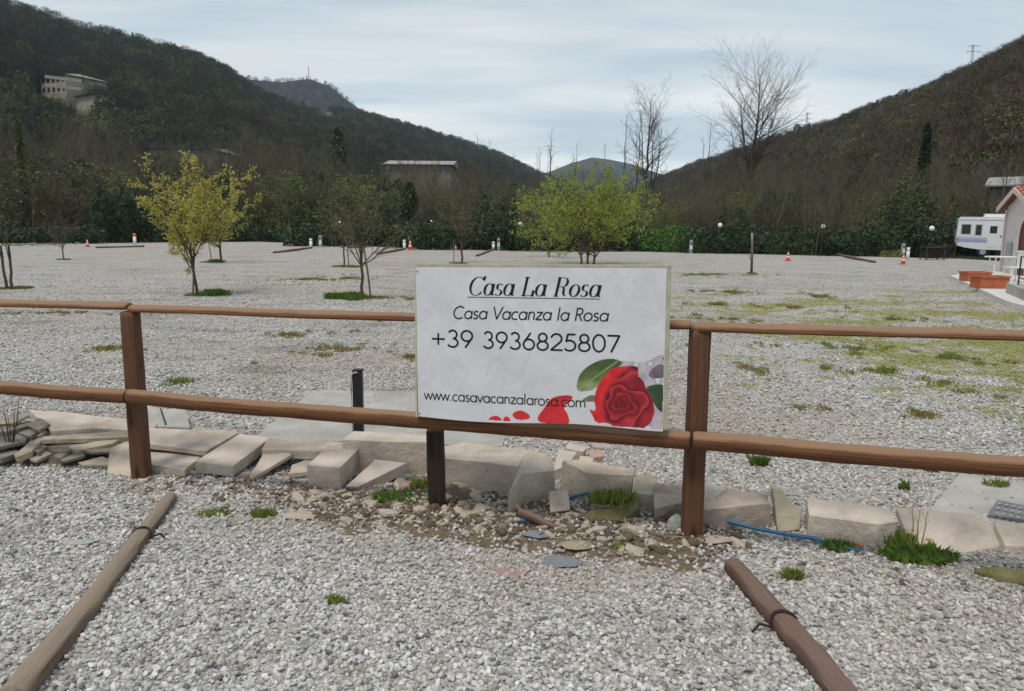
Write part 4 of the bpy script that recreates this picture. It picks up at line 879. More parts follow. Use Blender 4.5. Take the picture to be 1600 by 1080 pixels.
for px, py, wpx, h, n, mt, lb in (
    (1238, 906, 17, .06, 260, 'grass', 'bright green grass tuft in the gravel right of the right log'), (525, 944, 15, .045, 120, 'grass', 'small grass tuft alone in the middle of the front gravel'),
    (334, 804, 26, .03, 220, 'grass', 'low yellow-green grass patch at the upper end of the left log'), (412, 806, 20, .05, 220, 'grass', 'small grass tuft in the soil left of the flat tan stone'),
    (622, 788, 42, .05, 420, 'grass_lush', 'leafy green weeds in front of the wedge slab'), (1435, 872, 58, .055, 750, 'grass_lush', 'large green weed clump in front of the flat pale tile'),
    (1400, 852, 30, .09, 200, 'grass', 'taller grass left of the large weed clump'), (1310, 858, 26, .05, 160, 'grass_lush', 'little weeds in front of the long pale block'), (955, 780, 38, .07, 420, 'grass', 'grass growing on top of the mossy rock'),
    (975, 862, 22, .03, 130, 'grass', 'flat moss-green patch on the soil left of the right post'), (1187, 728, 13, .08, 160, 'grass_lush', 'dark grass tuft in the gravel behind the right post'), (1455, 737, 12, .06, 100, 'grass_lush', 'grass tuft just below the rail on the right'),
    (1556, 761, 20, .06, 150, 'grass', 'grass tuft above the dark cover plate'), (1412, 765, 8, .06, 60, 'grass_lush', 'tiny tuft in the gravel above the large flat tile'), (660, 772, 22, .08, 160, 'grass', 'grass at the left foot of the dark short post')):
    p = G(px, py); mb = MB(); z0 = max(0, float(soil_h(p))) + (0.085 if 'mossy rock' in lb else 0)
    if 'mossy rock' in lb: p = G(px, py, .1)
    blades(mb, (p[0], p[1], z0 - .003), wpx * p[1] / FPX, n, h, rng, 1.0 if mt == 'grass_lush' else .7, .0085 if mt == 'grass_lush' else .004); tag(mb.build('grass_tuft', M[mt], base=(p[0], p[1], 0)), lb, 'grass', 'grass tufts')
for px, py, col_ in ((1422, 855, 'lichen'), (1449, 866, 'lichen')):
    p = G(px, py) + [0, 0, .07]; mb = MB(); mb.lathe(p, [(.004, 0), (.014, .004), (.012, .01), (.003, .012)], 9); mb.tube([p - [0, 0, .07], p], .002, 5); tag(mb.build('dandelion', M['yellowleaf'], base=tuple(p - [0, 0, .07])), 'yellow dandelion in the large weed clump', 'flower', 'dandelions in the weed clump')
for k, (x0, y0, x1, y1, h, lb) in enumerate(((1425, 852, 1425, 792, .3, 'leftmost dry stalk rising from the large weed clump'), (1433, 853, 1438, 796, .3, 'middle dry stalk rising from the large weed clump'), (1437, 862, 1449, 798, .3, 'rightmost thick dry stalk rising from the large weed clump'),
        (1412, 822, 1416, 780, .25, 'thin forked stalk above the left edge of the large weed clump'))):
    p = G(x0, y0); t_ = D(x1, y1, p[1] + .02); mb = MB(); m_ = (p + t_) / 2 + [.006 * (-1) ** k, 0, .01]; mb.tube([p, m_, t_], [.004, .0035, .002], 5)
    for j in range(3): q_ = m_ + (t_ - m_) * (.3 * j + .2); mb.tube([q_, q_ + [.02 * (-1) ** (j + k), 0, .03]], [.0015, .001], 4)
    tag(mb.build('dry_stalk', M['stalk'], base=tuple(p)), lb, 'plant', 'dry stalks')
p = G(17, 718); sp = thing('twiggy_shrub', 'leafless dark twiggy plant growing through the slate pile', 'plant', tuple(p)); mb = MB()
for x1, y1 in ((3, 632), (30, 622), (12, 650), (-8, 648), (22, 640)):
    t_ = D(x1, y1, p[1] + .03); mb.tube([p, p * .4 + t_ * .6 + [.01, 0, .02], t_], [.005, .004, .0015], 5)
mb.build('stem', M['twig'], sp)
for k, (x0, y0) in enumerate(((1155, 825), (1183, 832), (1198, 832), (1172, 820))):
    p = G(x0, y0); mb = MB(); t_ = p + [.01 * (-1) ** k, .01, .10 + .03 * (k % 2)]; mb.tube([p, (p + t_) / 2 + [.01, 0, .005], t_], [.002, .002, .001], 4); tag(mb.build('dry_stalk', M['stalk'], base=tuple(p)), 'fine pale dry stem in front of the layered slab', 'plant', 'fine dry stems by the hose')

# scattered turf in the lot: many small tufts
def tuft_proto(seed, mat, n=26, h=.07):
    r_ = np.random.RandomState(seed); mb = MB(); blades(mb, (0, 0, 0), .09, n, h, r_, 0.9, .006, 1.0); o = mb.build('turf_tuft', mat, col=PROTO); return o
tufts = [tuft_proto(1, M['grass']), tuft_proto(2, M['grass']), tuft_proto(3, M['grass_lush'], 30, .09), tuft_proto(4, M['grass_dry']), tuft_proto(5, M['grass_dry'], 24, .05)]
patches = [(1140, 457, 42, 4, 0), (1120, 476, 30, 3, 0), (1270, 463, 25, 4, 0), (1250, 482, 60, 4, 1), (1170, 540, 64, 6, 0), (1340, 546, 62, 7, 0), (1385, 583, 34, 5, 0), (1480, 601, 54, 7, 0), (1560, 572, 64, 11, 0), (1530, 626, 70, 10, 0), (1590, 605, 40, 7, 0),
    (1270, 576, 44, 5, 0), (1180, 580, 20, 5, 1), (1060, 495, 34, 4, 0), (1580, 697, 18, 3, 0), (1300, 520, 120, 5, 1), (1480, 560, 60, 5, 0), (1150, 500, 60, 4, 1), (1390, 500, 50, 3, 1), (165, 546, 30, 5, 1), (243, 540, 34, 7, 1), (562, 516, 34, 6, 1), (634, 535, 14, 8, 0),
    (530, 546, 70, 8, 1), (600, 500, 40, 3, 1), (480, 437, 44, 4, 0), (545, 435, 44, 4, 0), (60, 382, 44, 3, 0), (430, 470, 30, 2, 0), (400, 570, 20, 3, 0), (640, 560, 12, 4, 1), (80, 490, 50, 3, 1), (700, 470, 100, 3, 0), (1100, 430, 60, 2, 0), (280, 600, 14, 3, 0), (455, 525, 40, 3, 1), (1230, 640, 30, 4, 1), (1090, 590, 30, 4, 1), (1440, 650, 30, 4, 1)]
PP = []; II = []; SS = []
for px, py, hw, hh2, dry in patches:
    p = L_(px, py); w = hw * p[1] / FPX; dep = abs(G(px, py - hh2)[1] - G(px, py + hh2)[1]) / 2
    n = int(min(1300, 55 * w * dep * 3.1) + 16)
    a = rng.uniform(0, 6.28, n); q = np.abs(rng.normal(0, .75, n)); x = p[0] + np.cos(a) * q * w; y = p[1] + np.sin(a) * q * dep
    k = fbm(x * 2.3, y * 1.5, 77) > 0.46; x, y = x[k], y[k]; n = len(x)
    PP.append(np.stack([x, y, lot_z(x, y)], -1)); II.append(np.where(rng.rand(n) < (0.75 if dry else 0.22), rng.randint(3, 5, n), rng.randint(0, 2, n))); SS.append(.35 + .75 * rng.rand(n) ** 1.6)
rings = [(20, 451, 30, 'n'), (325, 461, 32, 'l'), (560, 467, 46, 'l'), (332, 410, 16, 'l'), (545, 417, 26, 'n'), (715, 412, 16, 'n'), (100, 406, 10, 'n'), (1174, 428, 8, 'n')]
for px, py, hw, kd in rings:
    p = L_(px, py); w = hw * p[1] / FPX; n = int(420 * w * w + 90); a = rng.uniform(0, 6.28, n); q = np.sqrt(rng.rand(n)) * rng.uniform(.7, 1, n)
    q = q * (.45 + .9 * vnoise(a * 1.3, a * 0 + px, 9)); x = p[0] + np.cos(a) * q * w; y = p[1] + np.sin(a) * q * w * .8
    PP.append(np.stack([x, y, lot_z(x, y)], -1)); lush = ((x < p[0]) if px == 560 else (x > p[0])) if kd == 'l' else np.zeros(n, bool)
    II.append(np.where(lush, 2, rng.randint(0, 4, n))); SS.append(np.where(lush, rng.uniform(.9, 1.7, n), rng.uniform(.4, .8, n)))
P = np.vstack(PP); n = len(P)
scatter('grass', P, np.stack([np.zeros(n), np.zeros(n), rng.uniform(0, 6.28, n)], -1), np.concatenate(SS), np.concatenate(II), tufts, 'patchy green and straw coloured turf growing through the gravel lot', 'grass')
# ------------------------------------------------------------------ trees
def unit(v): v = np.asarray(v, float); return v / (np.linalg.norm(v) + 1e-9)
def grow(rng, base, d, length, r, level, out, P):
    """recursive branch; out collects (points, radii, level)."""
    n = 5 if level < 2 else 4
    pts = [np.asarray(base, float)]; dd = unit(d); dirs = [dd]
    up = P['up'][min(level, len(P['up']) - 1)]; wig = P['wig']
    for i in range(n):
        dd = unit(dd + rng.normal(0, wig, 3) + np.array([0, 0, up])); dirs.append(dd); pts.append(pts[-1] + dd * length / n)
    pts = np.array(pts); rad = np.linspace(r, r * P['taper'], n + 1); out.append((pts, rad, level))
    if level >= P['levels']: return
    k = P['n'][level]; lo = P['start'][level]
    for j in range(k):
        f = lo + (1 - lo) * (j + rng.rand()) / k; x = f * n; i = min(int(x), n - 1); p = pts[i] + (pts[i + 1] - pts[i]) * (x - i)
        ax = dirs[i + 1]; az = rng.uniform(0, 6.28) if level else (j * 2.4 + rng.uniform(-.5, .5))
        o = unit(np.cross(ax, [0.3, 0.9, 0.2])); o2 = np.cross(ax, o); side = o * math.cos(az) + o2 * math.sin(az)
        an = math.radians(P['ang'][level] * rng.uniform(.7, 1.25))
        cd = ax * math.cos(an) + side * math.sin(an)
        ll = length * P['ratio'][level] * rng.uniform(.65, 1.15) * (1.0 - 0.45 * (f - lo) / (1 - lo + 1e-6) * P.get('apical', 1))
        rr = (rad[i] + (rad[i + 1] - rad[i]) * (x - i)) * P['rr']
        grow(rng, p, cd, ll, max(rr, P['rmin']), level + 1, out, P)
def tree_parts(out, split=1):
    t = MB(); c = MB()
    for pts, rad, lv in out:
        m = t if lv <= split else c; m.tube(pts, rad, 7 if lv == 0 else (5 if lv == 1 else 3), False)
    return t, c
def leaf_quads(rng, out, minlv, per, size, spread, elong=1.6):
    Q = []
    for pts, rad, lv in out:
        if lv < minlv: continue
        n = max(1, int(rng.poisson(per)))
        t = rng.rand(n) * (len(pts) - 1.001); i = t.astype(int); p = pts[i] + (pts[i + 1] - pts[i]) * (t - i)[:, None] + rng.normal(0, spread, (n, 3))
        a = rng.normal(size=(n, 3)); a /= np.linalg.norm(a, axis=1)[:, None]; b_ = np.cross(a, rng.normal(size=(n, 3))); b_ /= np.linalg.norm(b_, axis=1)[:, None] + 1e-9
        s = size * rng.uniform(.6, 1.4, n)[:, None]; Q.append(np.stack([p - a * s * elong, p - b_ * s * .6, p + a * s * elong, p + b_ * s * .6], 1))
    return np.concatenate(Q) if Q else np.zeros((0, 4, 3))
def lot_tree(px, py, top_py, spread_px, label, seed, leaf=None, per=4, lsize=.02, stems=1, style='fan', stake=None, split=1, lv=2, group='young trees planted in the gravel lot', trunk_frac=.3, lean=0.0, base=None, spread=.02, dens=1.0, rt=.03):
    rng = np.random.RandomState(seed); B = L_(px, py) if base is None else base
    H_ = (py - top_py) * B[1] / FPX * .98; W_ = spread_px * B[1] / FPX
    t = thing('lot_tree', label, 'tree', tuple(B), group); out = []
    for s in range(stems):
        off = np.array([(s - (stems - 1) / 2) * .16 * (B[1] / 20), rng.uniform(-.05, .05), 0]); th_ = H_ * trunk_frac
        q = B + off; d = np.array([off[0] * .35 + lean, 0, 1.0])
        n = 5; tp = np.array([q + unit(d) * th_ * i / n + [rng.normal(0, .012), rng.normal(0, .012), 0] for i in range(n + 1)]); tp[0] -= [0, 0, .05]
        out.append((tp, np.linspace(rt * 1.2, rt * .9, n + 1), 0))
        nb = int((8 if stems == 1 else 6) * dens)
        for j in range(nb):
            az = j * 2.399 + rng.uniform(-.4, .4); el = math.radians(rng.uniform(22, 82) if style == 'fan' else rng.uniform(45, 85))
            k = rng.uniform(.75, 1.0); dr = np.array([math.cos(az) * math.cos(el), math.sin(az) * math.cos(el), math.sin(el)])
            ln = min((H_ - th_) / max(.2, math.sin(el)), W_ / max(.12, math.cos(el))) * k * 1.02
            grow(rng, tp[rng.randint(3, 6)], dr, ln, rt * .5, 1, out, dict(levels=1 + lv, n=[0, int(9 * dens), int(5 * dens), 3], start=[0, .15, .2, .2], ang=[40, 42, 45, 45], ratio=[.5, .42, .5, .5], rr=.6, rmin=.0035 * B[1] / 18, taper=.35, up=[.1, .05, .06, .05], wig=.10))
    tm, cm = tree_parts(out, split)
    if leaf:
        cm.quads(leaf_quads(rng, out, 2, per, lsize, spread), 1)
        cr = cm.build('crown', [M['bark'], M[leaf]], t)
    else: cr = cm.build('crown', M['bark'], t)
    tm.build('trunk', M['bark'], t, smooth=True)
    if stake:
        sx, sy, stop = stake; p = L_(sx, sy); q = D(stop[0], stop[1], p[1]); m = MB(); m.tube([p - [0, 0, .1], (p + q) / 2 + [.01, 0, 0], q], [.022, .022, .02], 7); m.build('stake', M['log'], t)
    return t
lot_tree(16, 452, 292, 38, 'leafless double-stemmed young tree at the left edge', 201, None, stems=2, style='up', trunk_frac=.42, lv=1, dens=.5)
lot_tree(100, 406, 318, 38, 'thin young tree with bare purplish twigs, second from the left edge', 202, 'brownbud', 2, .012, trunk_frac=.3, rt=.025)
lot_tree(308, 462, 254, 84, 'young tree covered in yellow spring leaves', 203, 'yellowleaf', 6.5, .023, stake=(301, 460, (303, 385)), trunk_frac=.33, lean=-.12, spread=.025, dens=1.5)
lot_tree(345, 411, 282, 66, 'green-leaved young tree half hidden behind the yellow one', 204, 'limeleaf', 5, .034, stake=(331, 411, (326, 380)), trunk_frac=.3, rt=.045, spread=.04)
lot_tree(566, 466, 252, 82, 'sparse young tree with opening buds and crossed stake left of the sign', 205, 'budleaf', 1.6, .014, stake=(580, 466, (568, 385)), trunk_frac=.40, dens=1.15)
lot_tree(538, 415, 308, 34, 'slim leafless young tree behind the sparse budding tree', 206, 'brownbud', 1.2, .016, stake=(545, 415, (541, 370)), trunk_frac=.42)
lot_tree(722, 410, 282, 52, 'brownish budding young tree just above the sign, left of the lime one', 207, 'brownbud', 3, .026, stake=(709, 410, (709, 376)), trunk_frac=.3, rt=.045, spread=.03)
lot_tree(918, 414, 272, 116, 'big lime-green leafing tree behind the sign', 208, 'limeleaf', 8, .036, stems=3, trunk_frac=.12, spread=.06, rt=.05, dens=1.3)
lot_tree(858, 402, 268, 66, 'smaller lime-green tree left behind the big lime one', 209, 'limeleaf', 6, .045, stems=1, trunk_frac=.2, spread=.06, rt=.05)
lot_tree(1109, 396, 290, 42, 'thin brownish young tree beside a globe lamp right of the sign', 210, 'brownbud', 2.0, .03, trunk_frac=.42, rt=.04)
lot_tree(1282, 399, 312, 26, 'thin young tree tied to a stake next to the globe lamp', 211, 'budleaf', 1.0, .02, stake=(1274, 399, (1280, 352)), trunk_frac=.45, rt=.03)
lot_tree(820, 392, 330, 16, 'very thin bare young tree beside the lamp left of the lime trees', 212, None, trunk_frac=.5, rt=.025, lv=1)
lot_tree(680, 389, 338, 12, 'very thin bare sapling right of the lamp near the traffic cone', 213, None, trunk_frac=.6, rt=.025, lv=1, dens=.6)
p = L_(1174, 428); q = D(1175, 364, p[1]); mb = MB(); mb.tube([p - [0, 0, .1], (p + q) / 2 + [.02, 0, 0], q], [.05, .045, .04], 9, noise=.1); mb.tube([(p + q) / 2 - [0, 0, .25], (p + q) / 2 + [-.12, 0, -.05]], [.02, .012], 6)
tag(mb.build('wooden_stake', M['log'], base=tuple(p), smooth=True), 'lone bare wooden stake standing in the gravel right of the sign', 'stake')

# ------------------------------------------------------------------ lamps, bollards, pedestals, cones
lamp_txt = ['globe lamp beside the round dark bush, leftmost', 'globe lamp behind the slim leafless tree, second from the left', 'globe lamp right of the orange traffic cone, third from the left', 'globe lamp left of the lime trees, fourth from the left', 'globe lamp right of the sign beside the thin brownish tree', 'globe lamp beside the staked thin tree', 'globe lamp beside the dark tables, rightmost']
def globe_lamp(px, py, hy, label, lean=0):
    p = L_(px, py); q = D(px + lean, hy, p[1]); t = thing('globe_lamp', label, 'lamp', tuple(p), 'globe lamps along the back of the lot')
    m = MB(); m.tube([p, q - [0, 0, .1]], [.025, .022], 8); m.build('pole', M['blackp'], t, smooth=True)
    m = MB(); m.lathe(p, [(.07, 0), (.07, .03), (.03, .05)], 10); m.build('base', M['blackp'], t)
    m = MB(); m.lathe(q - [0, 0, .14], [(.03, 0), (.055, .02), (.055, .05)], 10); m.build('collar', M['blackp'], t)
    r = .15; m = MB(); m.lathe(q, [(r * math.cos(a), r * math.sin(a)) for a in np.linspace(-1.2, 1.5, 10)], 14); m.build('globe', M['globe'], t, smooth=True)
for (x, y, h, ln), lb in zip(((147, 377, 338, -2), (531, 384, 348, 0), (672, 388, 347, 1), (813, 391, 350, 0), (1121, 397, 352, 4), (1280, 399, 354, 6), (1455, 404, 357, 1)), lamp_txt): globe_lamp(x, y, h, lb, ln)
def bollard(px, py, top, label, red=False):
    p = L_(px, py); h = (py - top) * p[1] / FPX; t = thing('marker_post', label, 'post', tuple(p), 'white marker posts'); r = 2.3 * p[1] / FPX
    m = MB(); m.lathe(p, [(r, -.05), (r, h * .72), (r * .98, h * .72)], 10); m.build('tube', M['white'], t, smooth=True)
    m = MB(); m.lathe(p + [0, 0, h * .72], [(r * 1.02, 0), (r * 1.05, h * .25), (r * .6, h * .28)], 10); m.build('cap', M['orange'] if red else M['white'], t, smooth=True)
bollard(211, 383, 365, 'white marker post with orange end, left of the yellow tree', True); bollard(486, 388, 373, 'white marker post left of the sparse budding tree'); bollard(632, 390, 375, 'white marker post left of the traffic cone near the sign')
bollard(771, 391, 378, 'white marker post left of the pedestal behind the sign'); bollard(1418, 406, 387, 'white marker post behind the striped cone on the right')
def pedestal(px, py, top, label):
    p = L_(px, py); h = (py - top) * p[1] / FPX; t = thing('service_pedestal', label, 'pedestal', tuple(p), 'service pedestals on the pitches'); w = 4.4 * p[1] / FPX
    m = MB(); m.box(p + [0, 0, h * .42], (w, w, h * .84)); m.build('column', M['greyp'], t)
    m = MB(); m.box(p + [0, 0, h * .93], (w * 1.7, w * 1.5, h * .06)); m.box(p + [0, 0, h * .87], (w * .7, w * .7, h * .06)); m.build('cap', M['blackp'], t)
    m = MB(); m.box(p + [0, -w * .55, h * .35], (w * .8, w * .3, h * .25)); m.build('socket_box', M['white'], t)
    m = MB(); m.box(p + [0, -w * .55, h * .62], (w * .5, w * .2, h * .1)); m.build('meter', M['blackp'], t)
pedestal(230, 377, 356, 'grey service pedestal just left of the yellow tree'); pedestal(501, 387, 364, 'grey service pedestal right of the white marker, left of the sparse tree'); pedestal(779, 391, 368, 'grey service pedestal behind the sign, left of the lime trees')
pedestal(1079, 396, 371, 'grey service pedestal just right of the sign'); pedestal(1410, 402, 376, 'grey service pedestal on the right beside the striped cone')
def cone(px, py, top, label):
    p = L_(px, py); h = (py - top) * p[1] / FPX; t = thing('traffic_cone', label, 'cone', tuple(p), 'traffic cones'); r = h * .21
    m = MB(); m.box(p + [0, 0, h * .03], (h * .62, h * .62, h * .06)); m.build('base', M['orange'], t)
    m = MB(); R_ = lambda f: r * (1 - f * .85)
    m.lathe(p + [0, 0, h * .06], [(R_(f), h * .94 * f) for f in (0, .3, .6, .85, 1)], 14); m.build('body', M['orange'], t, smooth=True)
    for f in (.28, .62):
        m = MB(); m.lathe(p + [0, 0, h * .06], [(R_(f) * 1.03 + .003, h * .94 * f), (R_(f + .18) * 1.03 + .003, h * .94 * (f + .18))], 14); m.build('white_band', M['white'], t, smooth=True)
cone(137, 386, 374, 'small traffic cone far left near the leftmost lamp'); cone(641, 391, 375, 'bright traffic cone right of the white marker behind the sign'); cone(1231, 408, 393, 'striped traffic cone right of the lone stake'); cone(1411, 413, 397, 'striped traffic cone at the right beside the marker post'); cone(712, 391, 382, 'small traffic cone behind the brownish tree above the sign')
# timber edging logs dividing the far pitches
for x0, y0, x1, y1, lb in ((1308, 399, 1366, 411, 'long log dividing the far pitches on the right'), (428, 396, 487, 388, 'log dividing the pitches left of the sparse tree'), (590, 398, 632, 390, 'log dividing the pitches left of the bright cone'), (150, 388, 225, 386, 'log lying behind the gravel left of the yellow tree'), (745, 401, 770, 391, 'log dividing the pitches above the sign'), (545, 388, 580, 386, 'log behind the sparse budding tree')):
    a_, b_ = L_(x0, y0), L_(x1, y1); mb = MB(); mb.tube(wobble(a_ + [0, 0, .05], b_ + [0, 0, .05], 10, .05, 4), .08, 8, noise=.1); tag(mb.build('pitch_log', M['log2'], base=tuple(a_), smooth=True), lb, 'log', 'logs dividing the far pitches')

# ------------------------------------------------------------------ camper
cb = L_(1497, 401); cd_ = cb[1] + 0.5; sc_ = cd_ / FPX
camper = thing('camper_van', 'white camper van with lilac stripe parked beside the small house', 'camper', (cb[0], cd_, 0))
ca_ = math.radians(-27); Rc = np.array([[math.cos(ca_), -math.sin(ca_), 0], [math.sin(ca_), math.cos(ca_), 0], [0, 0, 1]])
def cw(pts): return np.asarray(pts, float) @ Rc.T + np.array([cb[0], cd_, 0])
prof = [(.0, .95), (.10, .75), (.55, .62), (1.35, .50), (5.2, .42), (6.3, .45), (6.45, 1.0), (5.9, 1.35), (5.5, 1.95), (6.0, 2.1), (5.9, 2.55), (.22, 2.62), (.10, 2.5)]
m = MB(); m.prism(cw([(x, 0, z) for x, z in prof]), Rc @ np.array([0, 2.2, 0])); body = m.build('body', M['vanwhite'], camper, fix=True)
for x0, x1, z0, z1 in ((.32, .80, 1.52, 2.10), (1.12, 1.42, 1.45, 2.08), (1.90, 2.30, 1.55, 2.02), (3.2, 4.0, 1.5, 2.0)):
    m = MB(); m.prism(cw([(x0 - .05, -.006, z0 - .05), (x1 + .05, -.006, z0 - .05), (x1 + .05, -.006, z1 + .05), (x0 - .05, -.006, z1 + .05)]), Rc @ np.array([0, .02, 0])); wf = m.build('window', M['greyp'], camper, fix=True)
    m = MB(); m.prism(cw([(x0, -.016, z0), (x1, -.016, z0), (x1, -.016, z1), (x0, -.016, z1)]), Rc @ np.array([0, .012, 0])); o = m.build('pane', M['glass'], base=tuple(camper.location), fix=True); o.location = (0, 0, 0); o.parent = wf
for z0, z1 in ((.98, 1.2), (1.24, 1.30)):
    m = MB(); m.prism(cw([(.04, -.004, z0), (2.6, -.004, z0 - .06), (2.6, -.004, z1 - .06), (.06, -.004, z1)]), Rc @ np.array([0, .006, 0])); m.build('stripe', M['vanblue'], camper, fix=True)
m = MB(); m.prism(cw([(.12, -.008, 2.38), (5.6, -.008, 2.34), (5.6, -.008, 2.40), (.12, -.008, 2.44)]), Rc @ np.array([0, .012, 0])); m.build('trim', M['greyp'], camper, fix=True)
m = MB(); m.prism(cw([(1.8, -.01, .66), (2.62, -.01, .64), (2.62, -.01, 2.28), (1.8, -.01, 2.30)]), Rc @ np.array([0, .012, 0])); dr = m.build('door', M['vanwhite'], camper, fix=True)
m = MB(); m.prism(cw([(2.5, -.03, 1.3), (2.57, -.03, 1.3), (2.57, -.03, 1.42), (2.5, -.03, 1.42)]), Rc @ np.array([0, .02, 0])); o = m.build('handle', M['blackp'], base=tuple(camper.location), fix=True); o.location = (0, 0, 0); o.parent = dr
for x in (1.62, 4.9):
    for y in (.02, 2.0):
        c = cw([(x, y, .34)])[0]; ax = Rc @ np.array([0, .2, 0]); m = MB(); m.tube([c, c + ax], [.34, .34], 18); wh = m.build('wheel', M['tyre'], camper, smooth=False)
        m = MB(); m.tube([c - ax * .03, c + ax * .1], [.18, .18], 14); o = m.build('rim', M['greyp'], base=tuple(camper.location)); o.location = (0, 0, 0); o.parent = wh
m = MB(); m.prism(cw([(1.55, .5, 2.62), (2.8, .5, 2.60), (2.7, .5, 2.80), (1.62, .5, 2.82)]), Rc @ np.array([0, .9, 0])); m.build('roof_box', M['white'], camper, fix=True)
m = MB(); m.prism(cw([(.05, -.003, .9), (.14, -.003, .86), (.14, -.003, 1.0), (.05, -.003, 1.0)]), Rc @ np.array([0, -.01, 0])); m.build('tail_light', M['orange'], camper, fix=True)

# ------------------------------------------------------------------ small house with terrace
A = np.array([17.15 * 1.0, 26.0, 0]); A = G(1563, 430); A = np.array([A[0], A[1], 0])
e_ = unit(np.array([-.35, -.94, 0])); inn = unit(np.array([.94, -.35, 0]))
house = thing('small_house', 'small white plastered house with red tiled roof at the right edge', 'house', tuple(A))
Wd, Ze, Zr, Ln = 3.6, 2.55, 3.1, 7.0
gable = [A, A + e_ * Wd, A + e_ * Wd + [0, 0, Ze], A + e_ * Wd / 2 + [0, 0, Zr], A + [0, 0, Ze]]
m = MB(); m.prism(gable, inn * Ln); m.build('wall', M['plaster'], house, fix=True)
ov = .28
def roof_slope(sgn_, nm):
    eav = A + e_ * (Wd / 2 + sgn_ * (Wd / 2 + ov)); zz_ = Ze - ov * (Zr - Ze) / (Wd / 2); r0 = A + e_ * Wd / 2 - inn * ov; e0 = eav - inn * ov
    q = [e0 + [0, 0, zz_ + .02], r0 + [0, 0, Zr + .02], r0 + inn * (Ln + ov * 2) + [0, 0, Zr + .02], e0 + inn * (Ln + ov * 2) + [0, 0, zz_ + .02]]
    m = MB(); m.prism(q, (0, 0, .07)); sl = m.build(nm, M['brown'], house, fix=True)
    sd_ = (q[1] - q[0]); L_len = np.linalg.norm(sd_); sd_ = sd_ / L_len; nrm = unit(np.cross(inn, sd_)); nrm = nrm if nrm[2] > 0 else -nrm
    k = 0; proto = None
    for i in range(int((Ln + 2 * ov) / .21)):
        for j in range(int(L_len / .36)):
            c = q[0] + inn * (i + .5) * .21 + sd_ * (j * .36) + [0, 0, .075]
            if proto is None:
                m = MB(); a = np.linspace(0, math.pi, 6)
                lo_ = np.array([inn * .105 * math.cos(t) + nrm * .075 * math.sin(t) + nrm * .02 for t in a]); hi_ = np.array([inn * .085 * math.cos(t) + nrm * .06 * math.sin(t) + sd_ * .42 for t in a])
                m.add(np.vstack([lo_, hi_, lo_ * .8, ]), [(t, t + 1, t + 7, t + 6) for t in range(5)] + [(t + 12, t + 13, t + 1, t) for t in range(5)]); proto = m.build('tile', M['rooftile'], base=(0, 0, 0)); o = proto
            else: o = proto.copy(); COL.objects.link(o)
            o.location = c - A; o.parent = sl; k += 1
            if k >= 150: return
roof_slope(1, 'roof'); roof_slope(-1, 'roof')
for s in (-1, 1):    # barge boards
    p0 = A + e_ * (Wd / 2 + s * (Wd / 2 + ov)) - inn * (ov + .03) + [0, 0, Ze - ov * .306]; p1 = A + e_ * Wd / 2 - inn * (ov + .03) + [0, 0, Zr + .02]
    m = MB(); m.prism([p0 - [0, 0, .1], p1 - [0, 0, .1], p1 + [0, 0, .08], p0 + [0, 0, .08]], inn * .04); m.build('barge_board', M['pinkplaster'], house, fix=True)
# arched brown door surround on the gable
ctr = A + e_ * 2.75 - inn * .02; arch = [ctr + e_ * (-.55) + [0, 0, .1]] + [ctr + e_ * (-.55 * math.cos(t)) + [0, 0, 1.5 + .55 * math.sin(t)] for t in np.linspace(0, math.pi, 10)] + [ctr + e_ * .55 + [0, 0, .1]]
m = MB(); m.tube(arch, .045, 8); m.build('door_surround', M['brown'], house)
m = MB(); m.prism([a for a in arch], -inn * -.015); m.build('door', M['brown'], house, fix=True)
m = MB(); g0 = A - inn * .06 + e_ * .12 + [0, 0, 0]; m.tube([g0 + [0, 0, 2.45], g0 + [0, 0, .1]], .035, 8); m.build('downpipe', M['pinkplaster'], house)
m = MB(); m.box(A + e_ * 1.1 - inn * .08 + [0, 0, 1.0], (.12, .35, .5), math.atan2(e_[0], -e_[1])); m.build('meter_box', M['greyp'], house)
# terrace
TP = [G(x, y, .14) for x, y in ((1484, 430), (1560, 424), (1720, 430), (1760, 520), (1572, 470))]
m = MB(); m.prism(TP, (0, 0, -.16)); struct(m.build('pavement', M['tile_white'], fix=True))
def planter(px0, px1, pt_, pb2, label):
    p = G(px0, pb2, .14); s = p[1] / FPX; w = (px1 - px0) * s; h = (pb2 - pt_) * s * .85; d_ = .45
    t = thing('planter', label, 'planter', (p[0] + w / 2, p[1] + d_ / 2, .14), 'terracotta planters on the terrace')
    c = np.array([p[0] + w / 2, p[1] + d_ / 2, .14])
    m = MB(); m.box(c + [0, 0, h / 2], (w, d_, h)); m.build('box', M['terracotta'], t)
    for yy in (-1, 1): m = MB(); m.box(c + [0, yy * (d_ / 2 - .01), h + .02], (w + .05, .07, .045)); m.build('rim', M['terracotta'], t)
    for xx in (-1, 1): m = MB(); m.box(c + [xx * (w / 2 - .01), 0, h + .021], (.07, d_ - .06, .045)); m.build('rim', M['terracotta'], t)
    m = MB(); m.box(c + [0, 0, h + .004], (w - .1, d_ - .1, .02)); m.build('earth', M['soil'], t)
planter(1512, 1548, 425, 440, 'terracotta planter at the back corner of the terrace'); planter(1531, 1576, 431, 451, 'larger terracotta planter at the front edge of the terrace')
p = G(1560, 437, .14); tb = thing('garden_table', 'white round plastic garden table on the terrace', 'table', tuple(p)); zt_ = .72
m = MB(); m.lathe(p, [(.44, zt_ - .03), (.45, zt_), (.40, zt_ + .01)], 20); m.build('top', M['white'], tb, smooth=False)
for a in (0.6, 2.2, 3.7, 5.3): m = MB(); m.tube([p + [.36 * math.cos(a), .36 * math.sin(a), 0], p + [.3 * math.cos(a), .3 * math.sin(a), zt_ - .03]], .022, 7); m.build('leg', M['white'], tb)
